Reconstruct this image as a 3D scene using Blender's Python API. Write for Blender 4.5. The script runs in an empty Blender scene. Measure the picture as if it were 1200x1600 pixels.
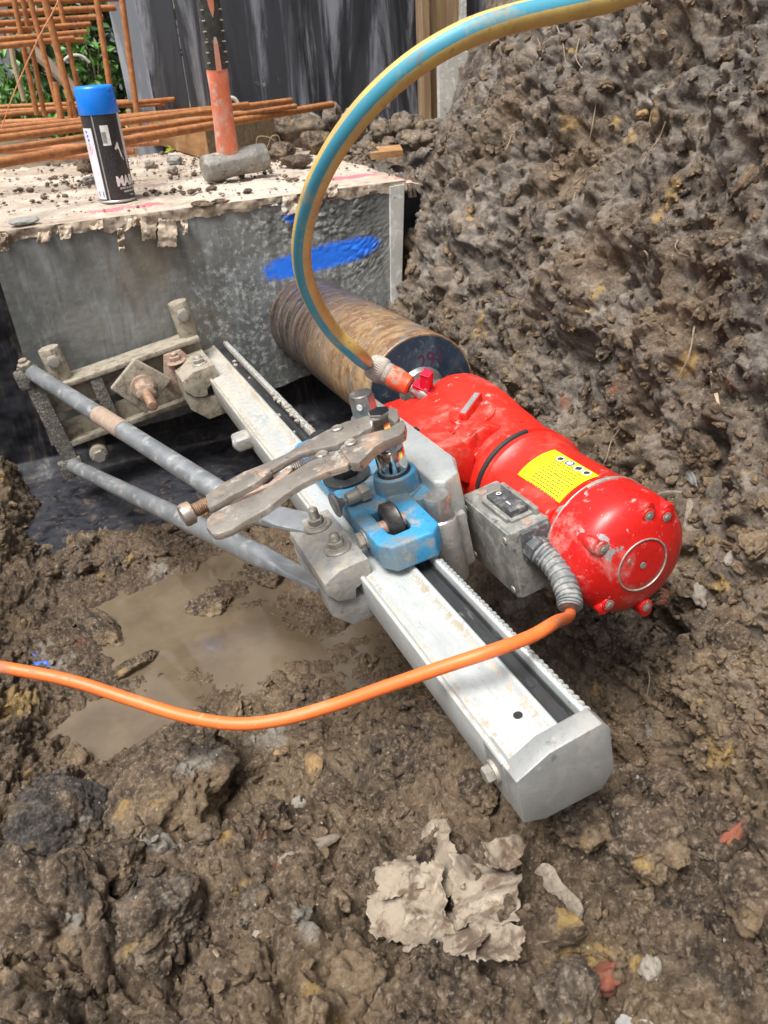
import bpy, bmesh, math, random
import numpy as np
from mathutils import Vector, Matrix
from mathutils.bvhtree import BVHTree
random.seed(7); RNG = np.random.default_rng(11)
PI = math.pi
C = bpy.context.scene.collection
S = bpy.context.scene

# ------------------------------------------------------------------ camera
FPX = 1202.0; CX, CY = 600.0, 800.0            # focal length in pixels of the 1200x1600 photograph
def nrm(v): v = np.asarray(v, float); return v/np.linalg.norm(v)
_up = -nrm([120, 1940, FPX]); _ax = nrm([-560, -585, FPX])
_Y = nrm(_ax-_up*(_ax@_up)); _X = nrm(np.cross(_Y, _up))
RC = np.array([_X, _Y, _up])                   # camera axes (right, down, forward) to world; camera at the origin
def ray(px, py): return RC@nrm([px-CX, py-CY, FPX])
def pz(px, py, z): r = ray(px, py); return Vector(r*(z/r[2]))
def py_(px, py, y): r = ray(px, py); return Vector(r*(y/r[1]))
def pd(px, py, d): return Vector(ray(px, py)*d)
cam = bpy.data.objects.new('camera', bpy.data.cameras.new('camera')); C.objects.link(cam)
m = Matrix.Identity(4)
for i, col in enumerate((RC@[1, 0, 0], RC@[0, -1, 0], RC@[0, 0, -1])):
    for j in range(3): m[j][i] = col[j]
cam.matrix_world = m
cam.data.sensor_fit = 'VERTICAL'; cam.data.sensor_height = 36.0; cam.data.lens = FPX/1600*36
cam.data.clip_start = 0.01; cam.data.clip_end = 500
cam.data.dof.use_dof = True; cam.data.dof.focus_distance = 0.66; cam.data.dof.aperture_fstop = 22
S.camera = cam
S.render.resolution_x, S.render.resolution_y = 768, 1024

# ------------------------------------------------------------------ light
SUN_EL, SUN_AZ = math.radians(66), math.radians(-115)     # high, from the left and a little behind the camera
w = bpy.data.worlds.new('World'); S.world = w; w.use_nodes = True
nt = w.node_tree; nt.nodes.clear()
sky = nt.nodes.new('ShaderNodeTexSky'); sky.sky_type = 'NISHITA'; sky.sun_disc = False
sky.sun_elevation = SUN_EL; sky.sun_rotation = SUN_AZ; sky.dust_density = 5.0; sky.air_density = 0.6; sky.ozone_density = 0.6
bg = nt.nodes.new('ShaderNodeBackground'); bg.inputs['Strength'].default_value = 0.10
hs = nt.nodes.new('ShaderNodeHueSaturation'); hs.inputs['Saturation'].default_value = 0.22
wo = nt.nodes.new('ShaderNodeOutputWorld')
nt.links.new(sky.outputs[0], hs.inputs['Color']); nt.links.new(hs.outputs[0], bg.inputs['Color']); nt.links.new(bg.outputs[0], wo.inputs['Surface'])
sl = bpy.data.lights.new('sun', 'SUN'); sl.energy = 2.5; sl.angle = math.radians(30); sl.color = (1, .965, .92)
so = bpy.data.objects.new('sun', sl); C.objects.link(so)
_sd = Vector((math.sin(SUN_AZ)*math.cos(SUN_EL), math.cos(SUN_AZ)*math.cos(SUN_EL), math.sin(SUN_EL)))
so.rotation_euler = _sd.to_track_quat('Z', 'Y').to_euler()
S.view_settings.view_transform = 'Standard'; S.view_settings.look = 'None'; S.view_settings.gamma = 1
S.view_settings.exposure = 0.95

# ------------------------------------------------------------------ the drill's own frame: x across, y along the mast to the wall, z off its face
_mx = nrm([4675, -2002, FPX]); _mx = nrm(_mx-_ax*(_mx@_ax))
MY = RC@_ax; MX = RC@_mx; MZ = np.cross(MX, MY)
A0 = ray(806.7, 1223.6)*.45
RIG = Matrix.Identity(4)
for j in range(3): RIG[j][0], RIG[j][1], RIG[j][2], RIG[j][3] = MX[j], MY[j], MZ[j], A0[j]
def rg(v, y, w_): return Vector(A0+MX*v+MY*y+MZ*w_)
def rpl(px, py, w_):                                   # pixel -> rig coordinates on the plane z = w_
    r = ray(px, py); q = r*(((A0+MZ*w_)@MZ)/(r@MZ))-A0
    return (q@MX, q@MY)
def rply(px, py, y):
    r = ray(px, py); q = r*(((A0+MY*y)@MY)/(r@MY))-A0
    return (q@MX, q@MZ)

# ------------------------------------------------------------------ materials
def lin(c): return tuple(((x/255)/12.92 if x/255 <= .04045 else ((x/255+.055)/1.055)**2.4) for x in c)
class NT:
    def __init__(s, name):
        s.m = bpy.data.materials.new(name); s.m.use_nodes = True; s.t = s.m.node_tree; s.n = s.t.nodes
        s.b = s.n['Principled BSDF']; s.co = s.n.new('ShaderNodeTexCoord').outputs['Object']
    def L(s, a, b): s.t.links.new(a, b)
    def map(s, scale=(1, 1, 1), rot=(0, 0, 0), src=None):
        k = s.n.new('ShaderNodeMapping'); k.inputs['Scale'].default_value = scale; k.inputs['Rotation'].default_value = rot
        s.L(src or s.co, k.inputs['Vector']); return k.outputs[0]
    def noise(s, scale, detail=5, rough=.6, vec=None, dist=0):
        k = s.n.new('ShaderNodeTexNoise'); k.inputs['Scale'].default_value = scale; k.inputs['Detail'].default_value = detail
        k.inputs['Roughness'].default_value = rough; k.inputs['Distortion'].default_value = dist
        s.L(vec or s.co, k.inputs['Vector']); return k.outputs[0]
    def voro(s, scale, feature='F1', out=0, vec=None):
        k = s.n.new('ShaderNodeTexVoronoi'); k.feature = feature; k.inputs['Scale'].default_value = scale
        s.L(vec or s.co, k.inputs['Vector']); return k.outputs[out]
    def rng(s, v, a, b, c=0., d=1., smooth=True):
        k = s.n.new('ShaderNodeMapRange'); k.interpolation_type = 'SMOOTHSTEP' if smooth else 'LINEAR'
        for i, x in enumerate((a, b, c, d)): k.inputs[i+1].default_value = x
        s.L(v, k.inputs[0]); return k.outputs[0]
    def mth(s, op, a, b=0.):
        k = s.n.new('ShaderNodeMath'); k.operation = op; k.use_clamp = False
        for i, x in enumerate((a, b)):
            if isinstance(x, (int, float)): k.inputs[i].default_value = x
            else: s.L(x, k.inputs[i])
        return k.outputs[0]
    def mix(s, f, a, b):
        k = s.n.new('ShaderNodeMix'); k.data_type = 'RGBA'
        for sock, x in ((k.inputs[0], f), (k.inputs[6], a), (k.inputs[7], b)):
            if isinstance(x, (int, float)): sock.default_value = x
            elif isinstance(x, tuple): sock.default_value = (*x, 1)
            else: s.L(x, sock)
        return k.outputs[2]
    def fmix(s, f, a, b):
        k = s.n.new('ShaderNodeMix')
        for sock, x in ((k.inputs[0], f), (k.inputs[2], a), (k.inputs[3], b)):
            if isinstance(x, (int, float)): sock.default_value = x
            else: s.L(x, sock)
        return k.outputs[0]
    def sep(s, v=None):
        k = s.n.new('ShaderNodeSeparateXYZ'); s.L(v or s.co, k.inputs[0]); return k.outputs
    def bump(s, h, strength, dist, prev=None):
        k = s.n.new('ShaderNodeBump'); k.inputs['Strength'].default_value = strength; k.inputs['Distance'].default_value = dist
        s.L(h, k.inputs['Height'])
        if prev: s.L(prev, k.inputs['Normal'])
        return k.outputs[0]
    def out(s, col, rough, metal=0., nor=None, **kw):
        for nm, x in (('Base Color', col), ('Roughness', rough), ('Metallic', metal)):
            if isinstance(x, (int, float)): s.b.inputs[nm].default_value = x
            elif isinstance(x, tuple): s.b.inputs[nm].default_value = (*x, 1)
            else: s.L(x, s.b.inputs[nm])
        if nor: s.L(nor, s.b.inputs['Normal'])
        for k, v in kw.items(): s.b.inputs[k].default_value = v
        return s.m
def surf(name, c1, c2, scale=30, rough=.5, metal=0., layers=(), bumps=(), stretch=(1, 1, 1), r2=None, k=2.8, grime=.32, **kw):
    """base colour varied by noise, then layers of dirt, rust or scratches: (colour, scale, lo, hi, roughness, metallic, stretch, amount)"""
    t = NT(name); vec = t.map(stretch) if stretch != (1, 1, 1) else t.co
    n = t.noise(scale*k, 6, .6, vec)
    col = t.mix(t.rng(n, .3, .7), c1, c2)
    ro = t.rng(n, .3, .7, rough, r2 if r2 is not None else rough); me = metal
    for ly in layers:
        lc, sc, lo, hi, lr, lm = ly[:6]; st = ly[6] if len(ly) > 6 and ly[6] else None; am = ly[7] if len(ly) > 7 else 1.
        v = t.map(st) if st else t.co
        f = t.rng(t.noise(sc*k, 8, .68, v, .3), lo, hi, 0, am)
        col = t.mix(f, col, lc); ro = t.fmix(f, ro, lr); me = t.fmix(f, me, lm)
    if grime:
        fn = t.noise(420, 5, .7)
        col = t.mix(t.rng(fn, .54, .68, 0, grime), col, tuple(x*.35 for x in c2)); col = t.mix(t.rng(fn, .42, .30, 0, grime*.8), col, tuple(min(.9, x*1.25+.06) for x in c1))
    nor = None
    for sc, strg, dist in bumps: nor = t.bump(t.noise(sc, 6, .65, vec), strg, dist, nor)
    return t.out(col, ro, me, nor, **kw)

DUST = (.42, .36, .28); DUSTG = (.33, .31, .28); RUST = (.30, .12, .05)
M = {}
M['alu'] = surf('aluminium', (.56, .59, .585), (.42, .45, .45), 12, .40, .45, [(DUST, 9, .48, .70, .8, 0, (1, .3, 1), .75), ((.40, .24, .11), 20, .60, .72, .85, 0, None, .85), ((.12, .11, .10), 70, .66, .74, .7, 0, None, .7), (DUSTG, 60, .56, .68, .7, 0, (1, .25, 1), .5)], [(400, .15, .001)], r2=.52)
def mastmat():
    t = NT('dirty_aluminium_mast'); x, y, z = t.sep(); n = t.noise(30, 8, .7, t.map((1, .3, 1))); f = t.noise(120, 7, .72); sc = t.noise(14, 6, .7, t.map((40, 1.5, 40)))
    col = t.mix(t.rng(n, .35, .65), (.58, .61, .60), (.43, .46, .465)); col = t.mix(t.rng(sc, .55, .68, 0, .5), col, (.30, .32, .33))
    def band(c, w_): return t.rng(t.mth('ABSOLUTE', t.mth('SUBTRACT', x, c)), w_*.3, w_, 1, 0)
    bd = t.mth('MAXIMUM', band(.0072, .0026), t.mth('MAXIMUM', band(.0345, .0040), band(.0020, .0018)))
    far = t.rng(y, .30, .85, .03, .17)
    dm = t.rng(t.mth('ADD', t.mth('ADD', f, t.mth('MULTIPLY', bd, .13)), far), .59, .70, 0, .8)
    col = t.mix(dm, col, t.mix(t.rng(n, .4, .6), (.27, .21, .14), (.45, .40, .32)))
    col = t.mix(t.rng(t.noise(210, 5, .7), .63, .69, 0, .7), col, (.14, .11, .08))
    return t.out(col, t.fmix(dm, t.rng(sc, .4, .6, .38, .52), .85), t.fmix(dm, .4, 0.), t.bump(f, .2, .0008))
M['alu_mast'] = mastmat()
M['alu_dirty'] = surf('weathered_cast_metal', (.38, .37, .35), (.27, .265, .25), 30, .62, .25, [(DUST, 26, .45, .68, .85, 0, None, .8), ((.10, .085, .07), 60, .6, .74, .8, 0, None, .6)], [(300, .35, .0012), (70, .25, .002)])
M['cap_metal'] = surf('dull_cast_aluminium', (.27, .28, .28), (.36, .37, .36), 9, .46, .35, [(DUSTG, 12, .5, .66, .7, 0, None, .6), ((.12, .12, .11), 24, .62, .70, .5, .2, None, .7), ((.40, .33, .26), 40, .62, .70, .8, 0, None, .6)], [(500, .2, .0006), (60, .15, .0012)])
M['dark_strip'] = surf('dark_greasy_steel', (.035, .037, .04), (.075, .078, .08), 40, .28, .5, [(DUSTG, 60, .55, .75, .7, 0, (1, .3, 1), .5)], [(300, .1, .0005)], stretch=(1, .1, 1))
M['mudcake'] = surf('caked_dry_slurry', (.34, .31, .27), (.22, .2, .17), 70, .85, 0, [(DUST, 40, .5, .7, .9, 0)], [(250, .6, .002), (60, .6, .004)])
M['bracket'] = surf('slurry_covered_steel', (.36, .32, .25), (.25, .22, .17), 30, .7, .1, [((.14, .10, .07), 30, .5, .66, .6, .1, None, .85), ((.48, .45, .38), 60, .55, .7, .9, 0, None, .7), (RUST, 45, .66, .76, .8, 0, None, .6)], [(260, .6, .0015), (60, .4, .003)])
M['bracket_rough'] = surf('pitted_galvanised_steel', (.20, .19, .165), (.11, .10, .085), 60, .45, .3, [((.45, .43, .38), 110, .52, .64, .8, 0, None, .6)], [(280, .8, .003), (90, .5, .004)])
M['tube'] = surf('galvanised_tube', (.42, .44, .46), (.29, .31, .33), 9, .34, .6, [(DUSTG, 24, .50, .70, .75, 0, None, .8), ((.36, .24, .16), 14, .60, .72, .85, 0, None, .8)], [(250, .25, .0008)])
M['tube_clay'] = surf('clay_smeared_tube', (.36, .27, .20), (.28, .20, .145), 30, .8, 0, [((.30, .32, .34), 30, .55, .68, .5, .3)], [(150, .5, .002)])
M['plier'] = surf('rusty_plated_steel', (.46, .42, .37), (.32, .285, .25), 14, .33, .6, [((.36, .22, .13), 10, .53, .65, .7, .2, None, .7), ((.58, .53, .46), 22, .55, .66, .6, .2, None, .6), ((.09, .065, .05), 40, .58, .66, .55, .4, None, .75)], [(350, .4, .001), (900, .3, .0005)])
M['spring'] = surf('brown_steel_spring', (.13, .09, .07), (.2, .14, .1), 90, .5, .5)
M['thread'] = surf('rusty_thread', (.34, .21, .13), (.22, .13, .09), 80, .6, .4, [(DUST, 90, .55, .7, .8, 0)])
M['chrome'] = surf('polished_steel', (.62, .62, .62), (.5, .5, .5), 30, .12, 1, [(DUSTG, 90, .6, .78, .6, 0, None, .5)], grime=0)
M['shaft'] = surf('worn_bright_steel', (.42, .41, .40), (.33, .32, .31), 40, .33, .75, [(DUST, 70, .55, .72, .7, 0, None, .7)], [(400, .2, .0005)])
M['bolt'] = surf('dusty_steel_bolt', (.38, .36, .32), (.30, .28, .25), 60, .5, .5, [(DUST, 60, .48, .68, .85, 0, None, .8), (RUST, 90, .64, .75, .8, 0, None, .6)], [(400, .3, .0006)])
M['bolt_rust'] = surf('rusted_bolt', (.33, .20, .15), (.42, .34, .27), 60, .65, .3, [(DUST, 60, .55, .7, .9, 0)], [(300, .4, .001)])
M['blue'] = surf('worn_blue_paint', (.03, .24, .46), (.045, .28, .50), 20, .40, 0, [((.17, .20, .20), 9, .44, .60, .65, 0, None, .85), ((.30, .28, .24), 22, .52, .64, .85, 0, None, .8), ((.05, .06, .06), 70, .62, .68, .6, 0, None, .8)], [(300, .3, .0008), (50, .15, .001)])
M['red'] = surf('red_enamel', (.70, .022, .011), (.64, .018, .010), 14, .38, 0, [((.60, .16, .12), 7, .50, .74, .55, 0, None, .6), ((.50, .40, .32), 18, .60, .72, .85, 0, None, .75), ((.25, .02, .015), 50, .63, .70, .5, 0, None, .7)], [(130, .08, .0012)], r2=.42, **{'Coat Weight': .1, 'Coat Roughness': .3})
M['red_dusty'] = surf('dusty_red_enamel', (.70, .024, .012), (.66, .022, .012), 20, .36, 0, [((.68, .24, .19), 7, .50, .72, .6, 0, None, .7), ((.60, .50, .42), 26, .60, .70, .85, 0, None, .7), ((.2, .02, .015), 50, .62, .70, .5, 0, None, .7)], [(110, .12, .0015)], r2=.5)
M['red_worn'] = surf('chipped_red_enamel', (.60, .012, .010), (.52, .010, .008), 18, .28, 0, [((.62, .34, .30), 8, .52, .68, .7, 0, None, .6), ((.36, .37, .37), 12, .61, .635, .5, .4, None, 1.), ((.60, .48, .42), 26, .60, .70, .8, 0, None, .6), ((.62, .52, .46), 70, .64, .70, .8, 0, None, .8)], [(110, .10, .0014)], r2=.42, **{'Coat Weight': .1, 'Coat Roughness': .3})
M['grey_plastic'] = surf('dusty_grey_plastic', (.15, .155, .15), (.21, .21, .195), 22, .55, 0, [((.36, .35, .31), 24, .42, .62, .85, 0, None, .75), ((.06, .062, .065), 30, .58, .66, .5, 0, None, .8)], [(260, .3, .0008)])
M['dark_plastic'] = surf('dusty_dark_plastic', (.05, .055, .06), (.09, .095, .1), 30, .5, 0, [((.33, .32, .29), 50, .5, .68, .85, 0, None, .7)], [(300, .2, .0006)])
M['gland'] = surf('dusty_corrugated_rubber', (.13, .145, .15), (.19, .2, .2), 50, .6, 0, [((.36, .35, .32), 45, .48, .64, .85, 0, None, .7)], [(300, .2, .0006)])
M['black'] = surf('matt_black', (.012, .012, .013), (.02, .02, .02), 40, .6, grime=0)
M['rubber'] = surf('black_steel_roller', (.045, .042, .04), (.075, .07, .066), 50, .35, .5, [((.30, .28, .25), 90, .58, .7, .6, .2, None, .7)], [(300, .3, .0006)])
M['yellow_label'] = surf('yellow_label', (.86, .72, .01), (.80, .66, .01), 30, .4, 0, [((.8, .78, .62), 60, .62, .74, .7, 0, None, .7)], grime=0)
M['white'] = surf('white_print', (.78, .78, .76), (.68, .68, .66), 40, .45, 0, [((.45, .42, .37), 80, .58, .74, .8, 0, None, .5)], grime=0)
M['blue_print'] = surf('blue_print', (.03, .12, .5), (.03, .10, .45), 40, .45, grime=0)
M['black_print'] = surf('black_print', (.03, .03, .03), (.05, .05, .05), 40, .5, grime=0)
M['pink_print'] = surf('pink_print', (.75, .04, .12), (.7, .04, .12), 40, .5, grime=0)
M['print_grey'] = surf('small_print', (.20, .17, .04), (.16, .13, .04), 60, .6, grime=0)
M['barrel_end'] = surf('dark_blue_enamel', (.010, .020, .036), (.018, .034, .058), 9, .48, 0, [((.10, .13, .16), 7, .50, .72, .55, 0, None, .6), ((.18, .17, .15), 50, .58, .68, .8, 0, None, .6)], [(100, .08, .001)])
M['red_pen'] = surf('dark_red_pen', (.10, .02, .06), (.08, .018, .05), 60, .5, grime=0)
M['valve_red'] = surf('crimson_lever', (.62, .01, .045), (.55, .01, .04), 40, .35, 0, [((.6, .35, .36), 60, .58, .7, .7, 0, None, .6)])
M['brass'] = surf('dusty_valve_body', (.33, .32, .30), (.22, .21, .2), 40, .4, .5, [(DUST, 60, .55, .7, .8, 0)])
M['conn_grey'] = surf('dusty_grey_connector', (.40, .37, .32), (.33, .3, .26), 50, .6, 0, [((.2, .17, .13), 80, .56, .68, .8, 0)])
M['conn_orange'] = surf('muddy_orange_connector', (.70, .09, .03), (.60, .08, .03), 30, .4, 0, [((.30, .26, .19), 34, .48, .60, .8, 0, None, .9)])
M['orange'] = surf('orange_cable', (.80, .17, .035), (.72, .15, .035), 8, .45, 0, [((.50, .24, .12), 7, .52, .66, .7, 0, None, .7), ((.30, .17, .10), 18, .58, .66, .85, 0, None, .8), ((.75, .40, .22), 40, .60, .68, .7, 0, None, .5)], [(250, .08, .0006)], grime=.12)
M['rust'] = surf('rusted_rebar', (.40, .16, .045), (.25, .09, .035), 35, .75, 0, [((.50, .24, .08), 24, .5, .7, .8, 0, None, .6), ((.55, .42, .32), 60, .64, .74, .9, 0, None, .6)], [(300, .5, .0015)])
M['rust_pale'] = surf('pale_rusted_rebar', (.50, .22, .10), (.38, .14, .06), 35, .8, 0, [((.60, .45, .34), 50, .56, .7, .9, 0, None, .8)], [(300, .5, .0015)])
M['timber'] = surf('sawn_timber', (.38, .21, .085), (.27, .13, .05), 8, .75, 0, [((.12, .07, .04), 18, .56, .68, .8, 0, (1, .2, 3), .8), ((.5, .36, .2), 12, .55, .7, .8, 0)], [(60, .3, .002)], stretch=(12, 1, 12), k=1., grime=.12)
M['timber_v'] = surf('weathered_stud', (.31, .2, .10), (.21, .135, .075), 5, .8, 0, [((.4, .33, .25), 10, .5, .7, .8, 0, (6, 6, .5), .8), ((.08, .055, .04), 14, .6, .7, .8, 0, (4, 4, 1))], [(40, .3, .002)], stretch=(20, 20, 1), k=1., grime=.12)
M['endgrain'] = surf('timber_end_grain', (.22, .17, .10), (.13, .10, .065), 40, .85, 0, [((.35, .28, .2), 60, .55, .7, .9, 0)], [(150, .5, .002)])
M['whiteboard'] = surf('whitewashed_board', (.55, .54, .50), (.42, .41, .38), 12, .8, 0, [((.66, .66, .63), 60, .5, .62, .8, 0), ((.22, .19, .15), 26, .62, .72, .8, 0)], [(200, .3, .001)], k=1., grime=.12)
M['cap_blue'] = surf('blue_plastic_cap', (.005, .19, .78), (.006, .21, .82), 20, .3, 0, [((.3, .5, .8), 60, .68, .78, .6, 0, None, .5)], grime=0)
M['can_black'] = surf('printed_black_can', (.02, .02, .022), (.045, .045, .05), 160, .35, .1, [((.5, .5, .52), 260, .62, .67, .5, 0, None, .7)])
M['can_white'] = surf('printed_white_can', (.68, .70, .76), (.6, .62, .68), 30, .35, 0, [((.45, .42, .4), 60, .64, .76, .7, 0, None, .5)], grime=0)
M['tin'] = surf('tin_rim', (.6, .58, .56), (.45, .43, .41), 60, .35, .7)
M['hammer_head'] = surf('worn_forged_steel', (.27, .26, .235), (.18, .17, .155), 14, .6, .25, [((.42, .39, .34), 12, .48, .62, .85, 0, None, .7), ((.10, .085, .065), 22, .56, .66, .7, .2, None, .8), ((.50, .48, .44), 60, .60, .68, .7, .2, None, .7)], [(160, .6, .002), (40, .4, .004)])
M['fibreglass'] = surf('scuffed_orange_handle', (.66, .17, .075), (.60, .15, .08), 8, .6, 0, [((.55, .36, .29), 8, .40, .60, .8, 0, (1, 1, .4), .85), ((.48, .42, .36), 26, .52, .64, .9, 0, None, .8)], [(200, .3, .001)])
M['grip'] = surf('black_rubber_grip', (.03, .033, .03), (.055, .055, .048), 40, .65, 0, [((.34, .3, .22), 60, .60, .7, .85, 0)], [(300, .4, .001)])
M['paper'] = surf('torn_paper', (.30, .25, .19), (.21, .17, .125), 30, .9, 0, [((.10, .065, .042), 40, .50, .60, .95, 0, None, .9), ((.42, .37, .30), 80, .54, .66, .9, 0, None, .6)], [(160, .4, .002), (600, .3, .0005)], k=1.)
M['lining'] = surf('peeling_form_lining', (.50, .42, .33), (.36, .28, .20), 40, .9, 0, [((.16, .11, .08), 30, .46, .60, .95, 0, None, .9), ((.58, .55, .50), 60, .56, .66, .9, 0)], [(120, .4, .002)], k=1.)
M['leaf'] = surf('green_leaf', (.06, .16, .025), (.10, .24, .04), 3, .5, grime=.12)
M['leaf_dark'] = surf('dark_leaf', (.025, .07, .018), (.045, .11, .03), 3, .45, grime=.12)
M['leaf_bright'] = surf('fresh_leaf', (.30, .42, .04), (.38, .48, .06), 30, .5)
M['bark'] = surf('thin_bark', (.12, .085, .055), (.18, .13, .09), 20, .85, 0, (), [(60, .4, .003)], k=1.)
M['dry_stem'] = surf('dry_stem', (.42, .33, .22), (.32, .24, .15), 60, .8)
M['root'] = surf('pale_root', (.30, .23, .16), (.20, .15, .10), 60, .85, 0, (), [(300, .4, .001)])
M['chip'] = surf('old_wood_splinter', (.26, .22, .17), (.16, .13, .10), 25, .85, 0, [((.36, .31, .24), 40, .55, .7, .9, 0)], [(120, .4, .0015)], stretch=(1, 5, 5))
M['slate'] = surf('grey_stone_piece', (.20, .20, .19), (.27, .27, .25), 60, .7, 0, (), [(200, .4, .001)])
M['brick'] = surf('brick_fragment', (.24, .075, .04), (.17, .06, .035), 30, .85, 0, [((.12, .08, .055), 20, .46, .62, .9, 0)], [(200, .5, .001)])
M['clay_yellow'] = surf('yellow_clay_lump', (.32, .20, .08), (.20, .13, .065), 30, .9, 0, [((.12, .08, .05), 16, .44, .58, .9, 0)], [(200, .6, .002)])
M['stone_pale'] = surf('pale_stone', (.27, .24, .20), (.19, .165, .135), 50, .85, 0, [((.12, .085, .06), 25, .50, .64, .9, 0)], [(200, .6, .0015)])
M['far_wall'] = surf('grey_rendered_wall', (.20, .21, .23), (.27, .28, .3), 3, .9, k=1., grime=.12)

# soil: colours belong to the earth (brown loam, grey clay in the bank, ochre and brick-red specks); wet low down
def soil(name, wetz=None, grey=0., tan=0., pale=0., dark=0.):
    t = NT(name); xyz = t.sep()
    big = t.noise(7, 6, .6); mid = t.noise(52, 9, .74, dist=.5); fine = t.noise(230, 7, .75)
    col = t.mix(t.rng(mid, .38, .62), (.024, .016, .011), (.17, .118, .074))
    col = t.mix(t.rng(big, .42, .62, 0, .55+tan), col, (.27, .19, .11))
    col = t.mix(t.rng(fine, .50, .64, 0, .60), col, (.40, .32, .24))
    col = t.mix(t.rng(fine, .46, .36, 0, .5), col, (.045, .030, .021))
    if pale: col = t.mix(t.rng(t.noise(24, 7, .7, dist=.4), .40, .60, 0, pale), col, t.mix(t.rng(fine, .4, .62), (.15, .125, .10), (.30, .26, .22)))
    if dark: col = t.mix(t.rng(t.noise(18, 7, .7, dist=.4), .60, .44, 0, dark), col, t.mix(t.rng(fine, .4, .62), (.02, .018, .018), (.10, .095, .09)))
    if grey:
        gm = t.mth('MULTIPLY', t.rng(xyz[0], .34, .60), t.rng(t.noise(9, 7, .65, dist=.5), .36, .60))
        col = t.mix(t.mth('MULTIPLY', gm, grey), col, t.mix(t.rng(mid, .35, .65), (.10, .083, .071), (.37, .335, .295)))
    col = t.mix(t.rng(t.noise(15, 5, .6, t.map((1, 1, 1), (.4, .2, 1))), .62, .68, 0, .85), col, (.42, .28, .10))
    col = t.mix(t.rng(t.noise(19, 4, .55, t.map((1, 1, 1), (1.4, 2.2, 1))), .69, .74, 0, .6), col, (.26, .085, .045))
    col = t.mix(t.rng(t.noise(12, 5, .6, t.map((1, 1, 1), (2.4, .2, 3))), .64, .70, 0, .7), col, (.40, .37, .32))
    col = t.mix(t.rng(t.noise(10, 6, .6, t.map((1, 1, 1), (3.4, 1.2, .3))), .62, .70, 0, .6), col, (.035, .031, .030))
    vv = t.voro(330, 'F1', 1); sp = t.sep(vv); dd = t.voro(330, 'F1', 0)
    spk = t.mth('MULTIPLY', t.mth('GREATER_THAN', sp[0], .984), t.mth('LESS_THAN', dd, .26))
    col = t.mix(spk, col, t.mix(sp[1], (.42, .33, .20), (.50, .46, .40)))
    if wetz is not None:
        col = t.mix(t.mth('MULTIPLY', t.rng(xyz[0], .36, .46), t.rng(t.noise(16, 7, .7), .34, .58, .48, .0)), col, (.045, .032, .026))
    ro = t.rng(mid, .35, .65, .50, .85)
    if wetz is not None:
        wf = t.rng(t.mth('ADD', xyz[2], t.mth('MULTIPLY', big, .10)), wetz+.075, wetz+.125, 1, 0)
        wf = t.mth('MULTIPLY', wf, t.rng(xyz[0], .36, .48, 1, 0))
        col = t.mix(t.mth('MULTIPLY', wf, .35), col, (.10, .065, .04)); ro = t.fmix(wf, ro, t.rng(fine, .4, .6, .10, .34))
    nor = t.bump(t.noise(620, 6, .78), .9, .0022, t.bump(t.voro(420), .5, .0016, t.bump(t.noise(150, 8, .75), .7, .0045)))
    return t.out(col, ro, 0, nor, **{'Specular IOR Level': .45})
M['soil'] = soil('dug_soil', -.60, .72)
M['clod'] = soil('clod_soil', None, 0, .2)
M['clod_grey'] = soil('pale_clay_clod', None, 0, .2, pale=.75)
M['clod_dark'] = soil('black_ashy_clod', None, 0, 0., dark=.85)

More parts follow.
